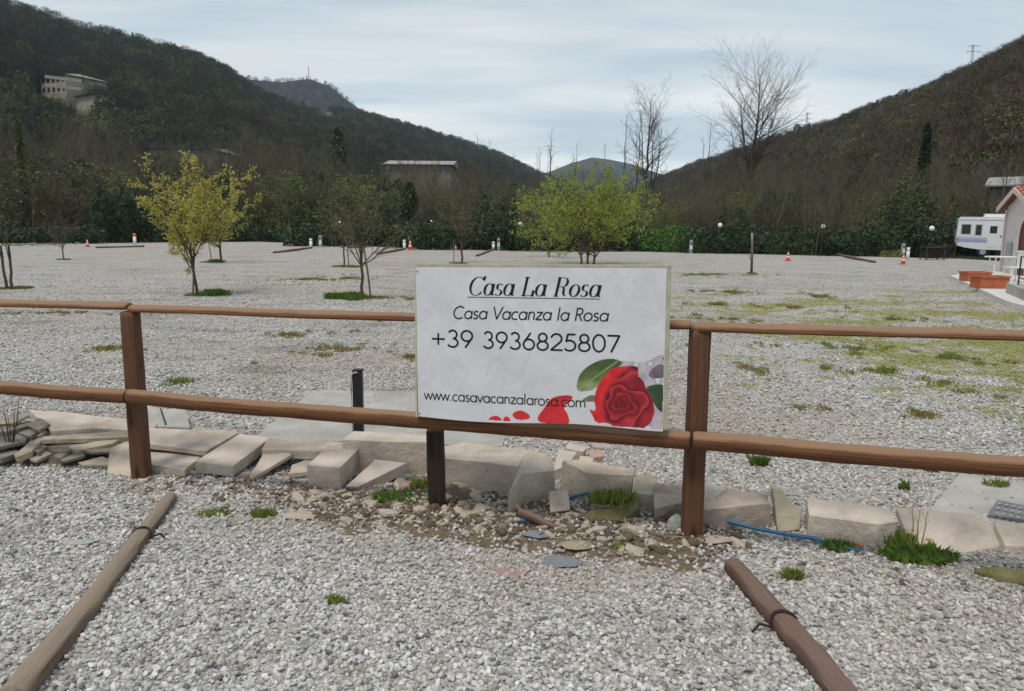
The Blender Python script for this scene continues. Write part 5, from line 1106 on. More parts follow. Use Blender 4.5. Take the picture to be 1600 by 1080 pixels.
p = G(1583, 440, .14); ch = thing('garden_chair', 'white plastic garden chair between table and house wall', 'chair', tuple(p))
m = MB(); m.box(p + [0, 0, .43], (.46, .46, .04)); m.build('seat', M['white'], ch)
for i in range(5): m = MB(); m.box(p + [.2, -.18 + i * .09, .66], (.03, .06, .44)); m.build('back_slat', M['white'], ch)
m = MB(); m.box(p + [.2, 0, .9], (.04, .46, .06)); m.build('back_rail', M['white'], ch)
for sx in (-.2, .2):
    for sy in (-.2, .2): m = MB(); m.tube([p + [sx, sy, 0], p + [sx * .9, sy * .9, .42]], .02, 6); m.build('leg', M['white'], ch)
rl = thing('metal_railing', 'thin dark metal railing at the terrace edge, cut by the picture edge', 'railing', tuple(G(1588, 470))); a_ = G(1588, 470); 
for k, (x, y) in enumerate(((1588, 470), (1650, 500))):
    q = G(x, y); m = MB(); m.tube([q, q + [0, 0, 1.05]], .018, 7); m.build('upright', M['blackp'], rl)
q = G(1650, 500); 
for z in (1.05, .55): m = MB(); m.tube([a_ + [0, 0, z], q + [0, 0, z]], .014, 7); m.build('bar', M['blackp'], rl)
wl = [G(1570, 466), G(1640, 500), G(1700, 490), G(1640, 460)]; m = MB(); m.prism([w + [0, 0, .38] for w in wl], (0, 0, -.4)); tag(m.build('low_wall', M['concrete'], base=tuple(wl[0]), fix=True), 'low grey concrete wall in front of the terrace', 'wall')
def dark_table(px0, px1, py, top, label):
    p = L_((px0 + px1) / 2, py); s = p[1] / FPX; w = (px1 - px0) * s; h = (py - top) * s; t = thing('outdoor_table', label, 'table', tuple(p), 'dark tables near the camper')
    m = MB(); m.box(p + [0, 0, h], (w, .8, .05)); m.build('top', M['darkwood'], t)
    for sx in (-1, 1):
        for sy in (-1, 1): m = MB(); m.box(p + [sx * w * .45, sy * .33, h / 2 - .01], (.06, .06, h - .03)); m.build('leg', M['darkwood'], t)
    m = MB(); m.box(p + [0, .2, h * .48], (w * .8, .05, h * .75)); m.build('panel', M['darkwood'], t)
dark_table(1441, 1471, 406, 387, 'dark wooden table left of the camper'); dark_table(1458, 1487, 404, 385, 'dark wooden table closest to the camper')
# grey-roofed stone house behind
Bq = D(1550, 300, 60); B0 = np.array([Bq[0], Bq[1], 0]); sh2 = thing('stone_house', 'dark stone house with grey roof behind the small white house', 'house', tuple(B0))
zt1 = D(1550, 291, 60)[2]; hi_ = unit(np.array([.58, .81, 0])); hr_ = np.array([hi_[1], -hi_[0], 0])
def hb(r, i, z): return B0 + hr_ * r + hi_ * i + np.array([0, 0, z])
m = MB(); m.prism([hb(0, 0, 0), hb(9, 0, 0), hb(9, 6, 0), hb(0, 6, 0)], (0, 0, zt1)); m.build('wall', M['stonewall'], sh2, fix=True)
m = MB(); m.prism([hb(-.5, -.5, zt1 - .05), hb(9.5, -.5, zt1 - .05), hb(9.5, 3, zt1 + .75), hb(-.5, 3, zt1 + .75)], (0, 0, .12)); m.prism([hb(-.5, 3.01, zt1 + .75), hb(9.5, 3.01, zt1 + .75), hb(9.5, 6.5, zt1 - .05), hb(-.5, 6.5, zt1 - .05)], (0, 0, .12)); m.build('roof', M['greyroof'], sh2, fix=True)
m = MB(); m.prism([hb(.7, -.03, zt1 - 1.5), hb(1.4, -.03, zt1 - 1.5), hb(1.4, -.03, zt1 - .6), hb(.7, -.03, zt1 - .6)], hi_ * .1); m.build('window', M['glass'], sh2, fix=True)
# ------------------------------------------------------------------ hills
hillm, nt, b = new_mat('hill_floor', 0.95, 0.1); v = coords(nt)
c = rp(nt, noise(nt, v, 0.03, 7, 0.6), [(0.3, (0.030, 0.028, 0.016)), (0.5, (0.042, 0.034, 0.022)), (0.62, (0.036, 0.042, 0.018)), (0.75, (0.058, 0.042, 0.03))]); nt.links.new(c, b.inputs['Base Color'])
bump(nt, b, noise(nt, v, 0.25, 6, 0.7), 0.8, 3.0)
HILLS = {}
def hill(name, ridge, foot, drop, label, ncol=110, nrow=34, seed=1, amp=6.0, power=1.0, mat=None, zfoot=-.5):
    r = np.array(ridge, float); s = np.linspace(0, 1, ncol); rs = np.linspace(0, 1, len(r))
    px = np.interp(s, rs, r[:, 0]); py = np.interp(s, rs, r[:, 1]); dp = np.interp(s, rs, r[:, 2])
    R = np.array([D(x, y, d) for x, y, d in zip(px, py, dp)]); R[:, 2] -= np.interp(s, np.linspace(0, 1, np.size(drop)), np.atleast_1d(drop))
    fd = np.interp(s, np.linspace(0, 1, len(foot)), foot); Fp = R * (fd / R[:, 1])[:, None]; Fp[:, 2] = zfoot
    rows = []
    for t in np.concatenate([np.linspace(0, 1, nrow), [1.06, 1.15, 1.3, 1.6]]):
        if t <= 1:
            P_ = Fp + (R - Fp) * t; P_[:, 2] = zfoot + (R[:, 2] - zfoot) * t ** power
            P_[:, 2] += amp * (fbm(P_[:, 0] / 60, P_[:, 1] / 60, seed) - .47) * 2 * math.sin(math.pi * t) ** .7
        else:
            P_ = Fp + (R - Fp) * t; P_[:, 2] = R[:, 2] * max(0, 1 - (t - 1) * 1.4) ** 1.2
        rows.append(P_)
    Gd = np.array(rows); nr = len(rows); HILLS[name] = (Gd, nrow)
    m = MB(); m.add(Gd.reshape(-1, 3), [(i * ncol + j, i * ncol + j + 1, (i + 1) * ncol + j + 1, (i + 1) * ncol + j) for i in range(nr - 1) for j in range(ncol - 1)])
    return struct(m.build('hill', mat or hillm, smooth=True))
hill('left', [(-700, -330, 300), (-400, -190, 320), (-200, -95, 340), (-60, -30, 370), (60, 6, 390), (130, 33, 420), (200, 50, 450), (300, 78, 500), (345, 98, 520), (400, 136, 560), (470, 160, 620), (560, 171, 680), (640, 193, 760), (720, 214, 850), (780, 236, 930), (835, 262, 1000), (900, 290, 1100)], [110, 112, 118, 125, 140, 170, 220, 300, 420], 9, '', seed=4, amp=9, power=.95)
hill('ridge', [(250, 190, 1350), (330, 136, 1350), (390, 120, 1350), (440, 124, 1380), (482, 119, 1380), (515, 130, 1380), (545, 154, 1380), (600, 192, 1400), (700, 235, 1400)], [800, 850, 900], 5, '', seed=7, amp=14)
hill('far', [(780, 300, 2400), (850, 272, 2400), (890, 256, 2400), (925, 246, 2400), (950, 249, 2400), (985, 256, 2400), (1020, 268, 2400), (1060, 280, 2400), (1150, 300, 2400)], [1650, 1700], 0, '', seed=9, amp=30)
hill('mid', [(700, 290, 1700), (820, 276, 1700), (870, 270, 1700), (910, 264, 1700), (950, 268, 1700), (1000, 277, 1700), (1040, 287, 1700), (1080, 281, 1700), (1130, 284, 1700), (1250, 300, 1700)], [1000, 1000], 8, '', seed=10, amp=10)
hill('right', [(960, 318, 700), (1000, 300, 650), (1040, 281, 600), (1100, 256, 520), (1170, 238, 460), (1220, 216, 420), (1290, 197, 380), (1345, 174, 350), (1400, 152, 330), (1450, 132, 310), (1500, 104, 290), (1540, 84, 275), (1600, 52, 260), (1800, -50, 230), (2300, -300, 200)], [380, 300, 200, 140, 110, 95, 85, 80, 78], [4, 4, 4, 5, 6, 8, 10, 10.5, 10.5], '', seed=12, amp=6, power=.9)

# ------------------------------------------------------------------ buildings on the slopes
BOXES = []                                         # pixel boxes kept clear of woodland in front of buildings
def hill_depth(name, px, py):
    Gd, nr = HILLS[name]; q = project(Gd[:nr].reshape(-1, 3)); i = np.argmin((q[:, 0] - px) ** 2 + (q[:, 1] - py) ** 2); return Gd[:nr].reshape(-1, 3)[i]
def block_house(name, label, x0, x1, ytop, ybot, depth, dy, mw, mr, floors=2, cols=4, roof='hip', rh=.18, win=True, group=None, ang=0.0):
    a_ = D(x0, ybot, depth); b_ = D(x1, ybot, depth); tz = D(x0, ytop, depth)[2]; z0 = a_[2] - 6; w = b_[0] - a_[0]; H2 = tz - a_[2]
    B_ = np.array([(a_[0] + b_[0]) / 2, depth + dy / 2, a_[2]]); t = thing(name, label, 'building', tuple(B_), group); c_, s_ = math.cos(ang), math.sin(ang)
    def tr(q): q = np.asarray(q, float); return np.stack([q[..., 0] * c_ - q[..., 1] * s_, q[..., 0] * s_ + q[..., 1] * c_, q[..., 2]], -1) + B_
    zr = H2 * (1 - rh)
    m = MB(); m.prism(tr([(-w / 2, -dy / 2, -6), (w / 2, -dy / 2, -6), (w / 2, dy / 2, -6), (-w / 2, dy / 2, -6)]), (0, 0, 6 + zr)); m.build('wall', mw, t, fix=True)
    o_ = .7; ex_ = w / 2 + o_; ey = dy / 2 + o_
    bs = tr([(-ex_, -ey, zr + .02), (ex_, -ey, zr + .02), (ex_, ey, zr + .02), (-ex_, ey, zr + .02)])
    if roof == 'hip': tp = tr([(-ex_ * .45, 0, H2), (ex_ * .45, 0, H2)])
    else: tp = tr([(-ex_, 0, H2), (ex_, 0, H2)])
    m = MB(); m.add(np.vstack([bs, tp]), [(0, 1, 5, 4), (2, 3, 4, 5), (1, 2, 5), (3, 0, 4), (3, 2, 1, 0)]); m.build('roof', mr, t, fix=True)
    if win:
        for f in range(floors):
            for k in range(cols):
                xc = -w / 2 + w * (k + .5) / cols; zc = zr * (f + .55) / floors; ww = w / cols * .22; wh = zr / floors * .26
                m = MB(); m.prism(tr([(xc - ww, -dy / 2 - .03, zc - wh), (xc + ww, -dy / 2 - .03, zc - wh), (xc + ww, -dy / 2 - .03, zc + wh), (xc - ww, -dy / 2 - .03, zc + wh)]), tr(np.array([0, .12, 0.])) - B_); m.build('window', M['glass'], t, fix=True)
    BOXES.append((x0 - 4, x1 + 4, ytop - 3, ybot - 1, depth, 'hillside' in name)); return t
p = hill_depth('left', 98, 150)
vd = p[1] - 12
vt = block_house('hillside_villa', 'pale villa with flat hipped roof on the left hillside', 67, 128, 110, 147, vd, 12, M['villa'], M['villaroof'], 2, 5, rh=.22, ang=-.45)
a_ = D(66, 133, vd); 
for yy in (125, 138):
    p0, p1 = D(70, yy - 3, vd - 8), D(127, yy + 4, vd - 4); m = MB(); m.prism([p0, p1, p1 + [0, 0, .8], p0 + [0, 0, .8]], (0, .4, 0)); m.build('balcony', M['villa'], vt, fix=True)
block_house('terrace_wall', 'pale retaining terrace below the villa', 120, 166, 147, 166, vd - 8, 8, M['villa'], M['villaroof'], 1, 4, rh=.1, ang=-.5, win=False)
p = hill_depth('left', 513, 181); block_house('hillside_house', 'tiny pale house high on the far left hillside', 509, 517, 172, 180, p[1] - 8, 8, M['villa'], M['villaroof'], 2, 2)
for x0, x1, y0, y1, dp, lb in ((604, 704, 246, 272, 150, 'long faded factory building with grey roof behind the wood'), (232, 330, 227, 241, 150, 'long pale-roofed shed behind the left wood'), (20, 40, 219, 230, 150, 'small pale-roofed shed at the far left behind the wood')):
    t = block_house('industrial_shed', lb, x0, x1, y0, y1, dp, 14, M['factory'], M['greyroof'] if x0 > 300 else M['shedroof'], 1, 9, 'gable', .42, True)
# masts and pylons on the ridges
def mast(px, yb, yt, depth, label, arms, name='pylon', w=1.0):
    a_, t_ = D(px, yb, depth), D(px, yt, depth); a_ = a_ - [0, 0, 12]; t = thing(name, label, name, tuple(a_)); h = t_[2] - a_[2]; r = max(.12, .0009 * depth * .25)
    m = MB()
    for sx in (-1, 1):
        for sy in (-1, 1): m.tube([a_ + [sx * w, sy * w, 0], t_ + [sx * w * .15, sy * w * .15, 0]], r * .5, 4)
    for k in range(9):
        f, g = k / 9, (k + 1) / 9; s = 1 if k % 2 else -1; wa, wb = w * (1 - .85 * f), w * (1 - .85 * g)
        m.tube([a_ + [s * wa, -wa, h * f], a_ + [-s * wb, -wb, h * g]], r * .35, 4); m.tube([a_ + [s * wa, wa, h * f], a_ + [-s * wb, wb, h * g]], r * .35, 4)
    m.build('lattice', M['metal'], t)
    for f, ln in arms: m = MB(); c = a_ + [0, 0, h * f]; m.tube([c - [ln, 0, 0], c + [0, 0, ln * .1], c + [ln, 0, 0]], r * .8, 5); m.build('arm', M['metal'], t)
mast(482, 121, 104, 1380, 'thin radio mast on the far left ridge', [(.97, 1.2)], 'radio_mast', 1.2)
mast(1520, 96, 70, 283, 'power pylon on the right-hand ridge', [(.97, 2.2), (.86, 2.8)], 'pylon', .8)
mast(1261, 205, 175, 390, 'small pylon beside the two round pines on the right ridge', [(.95, 1.6), (.85, 1.2)], 'pylon', .6)
mast(858, 285, 226, 420, 'pylon rising above the centre trees', [(.97, 3.0), (.9, 2.0)], 'pylon', 1.4)
mast(945, 262, 226, 700, 'thin mast in front of the far blue mountain', [(.97, 2.0)], 'radio_mast', 1.0)

# ------------------------------------------------------------------ woods
def bare_proto(seed, h, kind='tall'):
    rng = np.random.RandomState(seed); out = []
    if kind == 'tall': P_ = dict(levels=3, n=[15, 8, 5], start=[.22, .15, .15], ang=[38, 42, 45], ratio=[.36, .46, .5], rr=.5, rmin=.012, taper=.25, up=[.05, .10, .08, .05], wig=.09)
    elif kind == 'bush': P_ = dict(levels=2, n=[12, 9], start=[.1, .1], ang=[40, 40], ratio=[.5, .5], rr=.55, rmin=.018, taper=.3, up=[.05, .06, .05], wig=.12)
    if kind == 'bush':
        for k in range(5): grow(rng, (rng.normal(0, .2), rng.normal(0, .2), 0), unit([rng.normal(0, .35), rng.normal(0, .35), 1]), h * rng.uniform(.7, 1), .05, 0, out, P_)
    else: grow(rng, (0, 0, -.2), unit([rng.normal(0, .05), rng.normal(0, .05), 1]), h, h * .011, 0, out, P_)
    m = MB()
    for pts, rad, lv in out: m.tube(pts, rad, 5 if lv == 0 else 3, False)
    return m, out
def make_proto(name, seed, h, kind, mat):
    m, out = bare_proto(seed, h, kind); return m.build(name, mat, col=PROTO)
def sliver_proto(name, seed, mat, n=170, h=1.0, w=.5):
    """distant leafless tree: upward-fanning slivers through an ovoid crown, plus a trunk"""
    rng = np.random.RandomState(seed); m = MB(); m.tube([(0, 0, -.1), (0, 0, h * .75)], [.018, .008], 4, False)
    a = rng.uniform(0, 6.28, n); z = rng.uniform(.18, .97, n); env = np.sqrt(np.clip(np.sin(np.clip((z - .1) / .9, 0, 1) * math.pi), 0, 1)); q = w * env * np.sqrt(rng.rand(n)) * .9
    p = np.stack([np.cos(a) * q, np.sin(a) * q, z * h], -1); d = np.stack([np.cos(a) * (.35 + q), np.sin(a) * (.35 + q), np.full(n, .75)], -1) + rng.normal(0, .5, (n, 3)); d /= np.linalg.norm(d, axis=1)[:, None]
    ln = rng.uniform(.035, .12, n)[:, None]; s = np.cross(d, rng.normal(size=(n, 3))); s /= np.linalg.norm(s, axis=1)[:, None]; wd = rng.uniform(.0025, .007, n)[:, None]
    V = np.stack([p - d * ln - s * wd, p - d * ln + s * wd, p + d * ln], 1); m.add(V.reshape(-1, 3), np.arange(3 * n).reshape(n, 3)); return m.build(name, mat, col=PROTO)
def leafy_proto(name, seed, mat, n=240, w=.42, sz=.035, conic=False):
    rng = np.random.RandomState(seed); m = MB(); m.tube([(0, 0, -.1), (0, 0, .8)], [.02, .006], 4, False)
    z = rng.uniform(.06, 1, n); a = rng.uniform(0, 6.28, n); env = (1 - z) * .95 + .05 if conic else np.sqrt(np.clip(1 - ((z - .55) / .5) ** 2, 0, 1))
    lob = .72 + .28 * np.sin(a * 3 + z * 7 + seed) * np.sin(z * 9 + a); q = w * env * lob * rng.uniform(.55, 1, n) ** .5
    p = np.stack([np.cos(a) * q, np.sin(a) * q, z], -1); u = rng.normal(size=(n, 3)); u /= np.linalg.norm(u, axis=1)[:, None]; s = np.cross(u, rng.normal(size=(n, 3))); s /= np.linalg.norm(s, axis=1)[:, None]
    k = sz * rng.uniform(.5, 1.3, n)[:, None]; m.quads(np.stack([p - u * k * 1.3, p - s * k * .8, p + u * k * 1.3, p + s * k * .8], 1)); return m.build(name, mat, col=PROTO)
far_kinds = [sliver_proto('winter_tree', 10 + i, M['twigs_hill'], 560, 1, .40 + .05 * (i % 3)) for i in range(6)] + [sliver_proto('winter_tree_reddish', 30 + i, M['twigs_red'], 560, 1, .42) for i in range(2)] + [leafy_proto('winter_tree_young', 40 + i, M['ivygreen'], 620, .42, .014) for i in range(2)] + [leafy_proto('wood_evergreen', 50, M['ever'], 800, .36, .022), leafy_proto('wood_evergreen_conic', 51, M['ever'], 700, .2, .022, True)]
def clear(P_, hts):
    """drop trees whose silhouette would cover a building in front of them"""
    q0, q1 = project(P_), project(P_ + np.stack([np.zeros(len(P_)), np.zeros(len(P_)), hts], -1)); ok = np.ones(len(P_), bool); hw = hts * .35 * FPX / q0[:, 2]
    for x0, x1, y0, y1, d, strict in BOXES:
        ok &= ~((hash2(P_[:, 0], P_[:, 1], 5) < (1.1 if strict else .8)) & (P_[:, 1] < d + 4) & (q0[:, 0] + hw > x0) & (q0[:, 0] - hw < x1) & (q1[:, 1] < y1 - (.1 if strict else .45) * (y1 - y0)) & (q0[:, 1] > y0))
    return ok
def hill_wood(name, hillname, n, smin, smax, probs, label, seed, kinds=None):
    Gd, nr = HILLS[hillname]; rng = np.random.RandomState(seed); R_, Cn = Gd.shape[:2]
    cell = np.linalg.norm(np.cross(Gd[1:nr, :-1] - Gd[:nr - 1, :-1], Gd[:nr - 1, 1:] - Gd[:nr - 1, :-1]), axis=-1)
    dist = Gd[:nr - 1, :-1, 1]; wgt = (cell / np.maximum(dist, 60) ** 0.9).ravel(); wgt /= wgt.sum()
    k = rng.choice(len(wgt), n, p=wgt); i, j = np.divmod(k, Cn - 1); fu, fv = rng.rand(n), rng.rand(n)
    P_ = (Gd[i, j] * ((1 - fu) * (1 - fv))[:, None] + Gd[i + 1, j] * (fu * (1 - fv))[:, None] + Gd[i, j + 1] * ((1 - fu) * fv)[:, None] + Gd[i + 1, j + 1] * (fu * fv)[:, None])
    q = project(P_); on = (q[:, 0] > -260) & (q[:, 0] < 1860) & (q[:, 2] > 20); P_ = P_[on]; n = len(P_)
    s = rng.uniform(smin, smax, n); ok = clear(P_, s); P_, s = P_[ok], s[ok]; n = len(P_)
    # kinds come in drifts
    dr = fbm(P_[:, 0] / 45, P_[:, 1] / 45, seed + 3); u = np.clip((dr - .47) * 1.5 + rng.rand(n), 0, .9999)
    cum = np.cumsum(probs) / np.sum(probs); idx = np.searchsorted(cum, u).clip(0, len(far_kinds) - 1)
    S3_ = np.stack([s * rng.uniform(.9, 1.3, n), s * rng.uniform(.9, 1.3, n), s], -1)
    P_[:, 2] -= .3
    copies = []
    for o in (kinds or far_kinds): c = o.copy(); copies.append(c)
    return scatter(name, P_, np.stack([rng.normal(0, .06, n), rng.normal(0, .06, n), rng.uniform(0, 6.28, n)], -1), S3_, idx, copies, label, 'woodland')
pr = [10, 10, 10, 10, 10, 10, 5, 5, 8, 8, 5, 3]
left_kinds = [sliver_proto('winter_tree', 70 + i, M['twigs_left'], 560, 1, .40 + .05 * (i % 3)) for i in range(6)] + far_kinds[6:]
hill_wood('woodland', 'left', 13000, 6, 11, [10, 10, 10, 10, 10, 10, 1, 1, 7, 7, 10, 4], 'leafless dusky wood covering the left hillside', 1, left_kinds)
hill_wood('woodland', 'right', 11000, 5, 10, pr, 'leafless brown wood covering the right hillside', 2)
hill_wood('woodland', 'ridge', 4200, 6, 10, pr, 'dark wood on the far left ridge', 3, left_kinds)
hill_wood('woodland', 'mid', 3000, 7, 12, pr, 'dark wood on the low ridge at the end of the valley', 4)

# the belt of leafless trees right behind the lot
rng = np.random.RandomState(99)
belt_kinds = [make_proto('belt_tree', 500 + i, 1.0 * 12, 'tall', M['bark_wood'] if i < 3 else M['bark_pale']) for i in range(5)] + [make_proto('belt_bush', 520 + i, 5.0, 'bush', M['bark_wood']) for i in range(3)] + [make_proto('belt_bush_reddish', 530, 5.0, 'bush', M['twigs_red'])] + [leafy_proto('belt_evergreen', 60 + i, M['ever'], 2600, .42, .016) for i in range(2)] + [leafy_proto('belt_young', 65 + i, M['ivygreen'], 1500, .42, .010) for i in range(2)]
base_h = [12] * 5 + [5] * 4 + [1] * 4
px_top = [(-250, 175), (0, 190), (120, 195), (250, 215), (400, 222), (520, 232), (640, 248), (720, 262), (800, 282), (900, 292), (1000, 292), (1060, 290), (1150, 268), (1250, 262), (1400, 262), (1550, 262), (1850, 250)]
tx, ty = np.array(px_top).T
n = 2300; px = rng.uniform(-250, 1850, n); dep = np.interp(px, [-250, 0, 400, 800, 1200, 1600, 1850], [72, 72, 88, 62, 56, 50, 46]) + 3 + 55 * rng.rand(n) ** 1.2
X_ = np.array([D(a, 360, d)[0] for a, d in zip(px, dep)]); P_ = np.stack([X_, dep, np.zeros(n)], -1)
topz = np.array([D(a, np.interp(a, tx, ty), d)[2] for a, d in zip(px, dep)])
kind = rng.choice(13, n, p=np.array([12, 12, 12, 12, 12, 8, 8, 8, 4, 3, 3, 13, 13]) / 120)
hgt_ = topz * np.where(kind < 5, rng.uniform(.62, 1.06, n), np.where(kind < 9, rng.uniform(.3, .6, n), rng.uniform(.3, .75, n))); hgt_ = np.clip(hgt_, 1.5, 16)
ok = clear(P_, hgt_); P_, hgt_, kind = P_[ok], hgt_[ok], kind[ok]; n = len(P_)
sc = hgt_ / np.array(base_h)[kind]; wide = np.where(kind < 5, rng.uniform(.8, 1.2, n), rng.uniform(1.0, 1.6, n))
scatter('woodland', P_, np.stack([rng.normal(0, .05, n), rng.normal(0, .05, n), rng.uniform(0, 6.28, n)], -1), np.stack([sc * wide, sc * wide, sc], -1), kind, belt_kinds, 'belt of leafless grey-brown trees and scrub behind the lot', 'woodland')

# evergreen hedge and shrubs at the back edge
def leaf_mass(rng, blobs, per, size):
    Q = []
    for (c, r) in blobs:
        c, r = np.asarray(c, float), np.asarray(r, float); n = int(per * (r[0] * r[2] + r[1] * r[2] + r[0] * r[1]))
        d = rng.normal(size=(n, 3)); d /= np.linalg.norm(d, axis=1)[:, None]; k = (.55 + .5 * rng.rand(n) ** .6) * (1 + .25 * np.sin(d[:, 0] * 5 + c[0]) * np.sin(d[:, 2] * 6 + c[1]))
        p = c + d * r * k[:, None]; p[:, 2] = np.maximum(p[:, 2], .03)
        u = rng.normal(size=(n, 3)); u /= np.linalg.norm(u, axis=1)[:, None]; s = np.cross(u, rng.normal(size=(n, 3))); s /= np.linalg.norm(s, axis=1)[:, None]; q = size * rng.uniform(.5, 1.4, n)[:, None]
        Q.append(np.stack([p - u * q * 1.5, p - s * q * .7, p + u * q * 1.5, p + s * q * .7], 1))
    return np.concatenate(Q)
def shrub(name, label, cat, px0, px1, pyt, pyb, mat, seed, back=1.5, per=150, size=.09, n=None, ragged=.3, group=None):
    rng = np.random.RandomState(seed); a_, b_ = L_(px0, pyb), L_(px1, pyb); a_, b_ = a_ + [0, back, 0], b_ + [0, back, 0]
    s = a_[1] / FPX; W = np.linalg.norm(b_ - a_); n = n or max(2, int(W / 1.5)); blobs = []
    for i in range(n):
        f = (i + .5) / n; c = a_ + (b_ - a_) * f; h = (D((px0 + px1) / 2, pyt, c[1])[2]) * rng.uniform(1 - ragged, 1.02)
        c = c + [rng.normal(0, .2), rng.normal(0, .35), 0]; blobs.append(((c[0], c[1], h * .48), (W / n * .78, 1.1, h * .53)))
        if rng.rand() < .7: blobs.append(((c[0] + rng.normal(0, .4), c[1] - .3, h * .28), (W / n * .6, .9, h * .3)))
    t = thing(name, label, cat, tuple((a_ + b_) / 2 * [1, 1, 0]), group)
    m = MB(); m.quads(leaf_mass(rng, blobs, per, size)); m.build('foliage', M[mat] if isinstance(mat, str) else mat, t)
    m = MB()
    for (c, r) in blobs[:40]: m.tube([(c[0], c[1], -.1), (c[0] + .1, c[1], c[2] + r[2] * .5)], [.06, .02], 5, False)
    m.build('stem', M['bark'], t); return t
H = 'evergreen hedge at the back of the lot'
shrub('hedge', 'low bright green hedge strip at the far left edge of the lot', 'hedge', -200, 128, 345, 381, 'laurel', 71, 2, 110, .12, group=H)
shrub('round_bush', 'big round dark green bush behind the leftmost lamp', 'bush', 122, 222, 292, 380, 'laurel', 72, 2.5, 120, .13, 5, .12)
shrub('hedge', 'dark hedge behind the yellow tree', 'hedge', 222, 430, 348, 378, 'ever', 73, 2, 110, .11, group=H)
shrub('hedge', 'dark hedge behind the sparse budding tree', 'hedge', 430, 632, 345, 386, 'laurel', 74, 2, 120, .11, group=H)
shrub('hedge', 'green hedge between the third and fourth globe lamps', 'hedge', 632, 815, 338, 391, 'laurel', 75, 1.6, 130, .10, group=H)
shrub('hedge', 'fresh green strip of hedge top behind the third lamp', 'hedge', 700, 800, 346, 372, 'laurel_b', 76, 3.2, 100, .10, group=H)
shrub('dark_shrub', 'tall dark ivy-clad shrub left of the lime trees', 'bush', 735, 800, 292, 391, 'ever', 77, 4, 120, .10, 3)
shrub('hedge', 'dark hedge behind the lime trees', 'hedge', 815, 1030, 350, 393, 'laurel', 78, 1.6, 130, .10, group=H)
shrub('hedge', 'bright green hedge just right of the sign', 'hedge', 1020, 1088, 350, 394, 'laurel_b', 79, 2.2, 120, .09, group=H)
shrub('hedge', 'dark green hedge right of the thin brownish tree', 'hedge', 1080, 1215, 348, 397, 'laurel', 80, 1.6, 130, .09, group=H)
shrub('hedge', 'dark glossy hedge behind the striped cone', 'hedge', 1210, 1345, 352, 399, 'laurel', 81, 1.4, 130, .09, group=H)
shrub('hedge', 'tall dark hedge behind the rightmost lamp', 'hedge', 1340, 1500, 340, 402, 'laurel', 82, 2.0, 130, .09, group=H)
shrub('tall_bush', 'tall olive-green bush behind the camper', 'bush', 1462, 1545, 275, 402, 'dullgreen', 83, 7, 130, .09, 5, .25)
shrub('pale_bush', 'low yellowish shrub left of the service pedestal at right', 'bush', 1396, 1420, 388, 402, 'ivygreen', 84, .8, 220, .06, 2)
shrub('dark_shrub', 'low dark shrub mass behind the dark tables', 'bush', 1480, 1640, 330, 404, 'ever', 85, 5, 110, .10, 5)
# single trees one can pick out above the wood
def tall_bare(px, ytop, depth, label, seed, spread, forks=3, fork_h=.3, r=.22, name='bare_tree', low=True, lv=3, dens=1.0):
    rng = np.random.RandomState(seed); B_ = D(px, 360, depth); B_[2] = -.2; top = D(px, ytop, depth)[2]; t = thing(name, label, 'tree', tuple(B_)); out = []
    W = spread * depth / FPX
    P2 = dict(levels=lv + 1, n=[0, int(10 * dens), int(9 * dens), 6], start=[0, .2, .15, .15], ang=[30, 34, 40, 42], ratio=[.5, .36, .45, .5], rr=.55, rmin=.0065 * depth / 100, taper=.2, up=[.05, .05, .045, .02], wig=.10)
    leaders = forks
    th_ = top * fork_h; n = 6; tp = np.array([B_ + [rng.normal(0, .05) * i, rng.normal(0, .05) * i, th_ * i / n] for i in range(n + 1)]); out.append((tp, np.linspace(r * 1.25, r * .9, n + 1), 0))
    Hc = (top - th_) * (.80 if lv > 2 else .92)
    for k in range(leaders):                       # upright leaders, the first one runs straight to the top
        az = k * 2.4 + rng.uniform(-.4, .4); sl = 0.03 if k == 0 else W / Hc * rng.uniform(.3, .6); hh_ = Hc * (1 if k == 0 else rng.uniform(.72, .9))
        st = tp[-1] if k == 0 else tp[rng.randint(4, 7)]; m_ = 10; q = [st]; x_ = 0
        for i in range(m_): f = (i + 1) / m_; q.append(st + np.array([math.cos(az) * sl * hh_ * (f * (1.5 - .5 * f)) + rng.normal(0, .06), math.sin(az) * sl * .5 * hh_ * f + rng.normal(0, .06), hh_ * f]))
        q = np.array(q); rr = np.linspace(r * (.85 if k == 0 else .5), .02, m_ + 1); out.append((q, rr, 1))
        nl = int((26 if lv > 2 else 14) * dens * (1 if k == 0 else .6))
        for j in range(nl):
            f = .06 + .93 * (j + rng.rand()) / nl; i = min(int(f * m_), m_ - 1); p = q[i] + (q[i + 1] - q[i]) * (f * m_ - i); env = max(.35, math.sin(math.pi * min(.96, .05 + .70 * f)))
            a2 = rng.uniform(0, 6.283); el = math.radians(rng.uniform(14, 44) + 22 * f); ln = W * env * rng.uniform(.7, 1.3) * (1 if k == 0 else .7)
            grow(rng, p, [math.cos(a2) * math.cos(el), math.sin(a2) * math.cos(el), math.sin(el)], max(ln, .8), max(rr[i] * .5, .02), 2 if lv > 2 else 2, out, P2)
    a, c = tree_parts(out, 1); c.build('crown', M['bark'], t); a.build('trunk', M['bark'], t, smooth=True); return t
tall_bare(1020, 112, 105, 'tall leafless tree against the sky, above the right part of the sign', 901, 60, 4, .30, .26, dens=1.0)
tall_bare(1170, 74, 100, 'tallest leafless broad-crowned tree against the sky, right of centre', 902, 98, 7, .36, .28, dens=1.0)
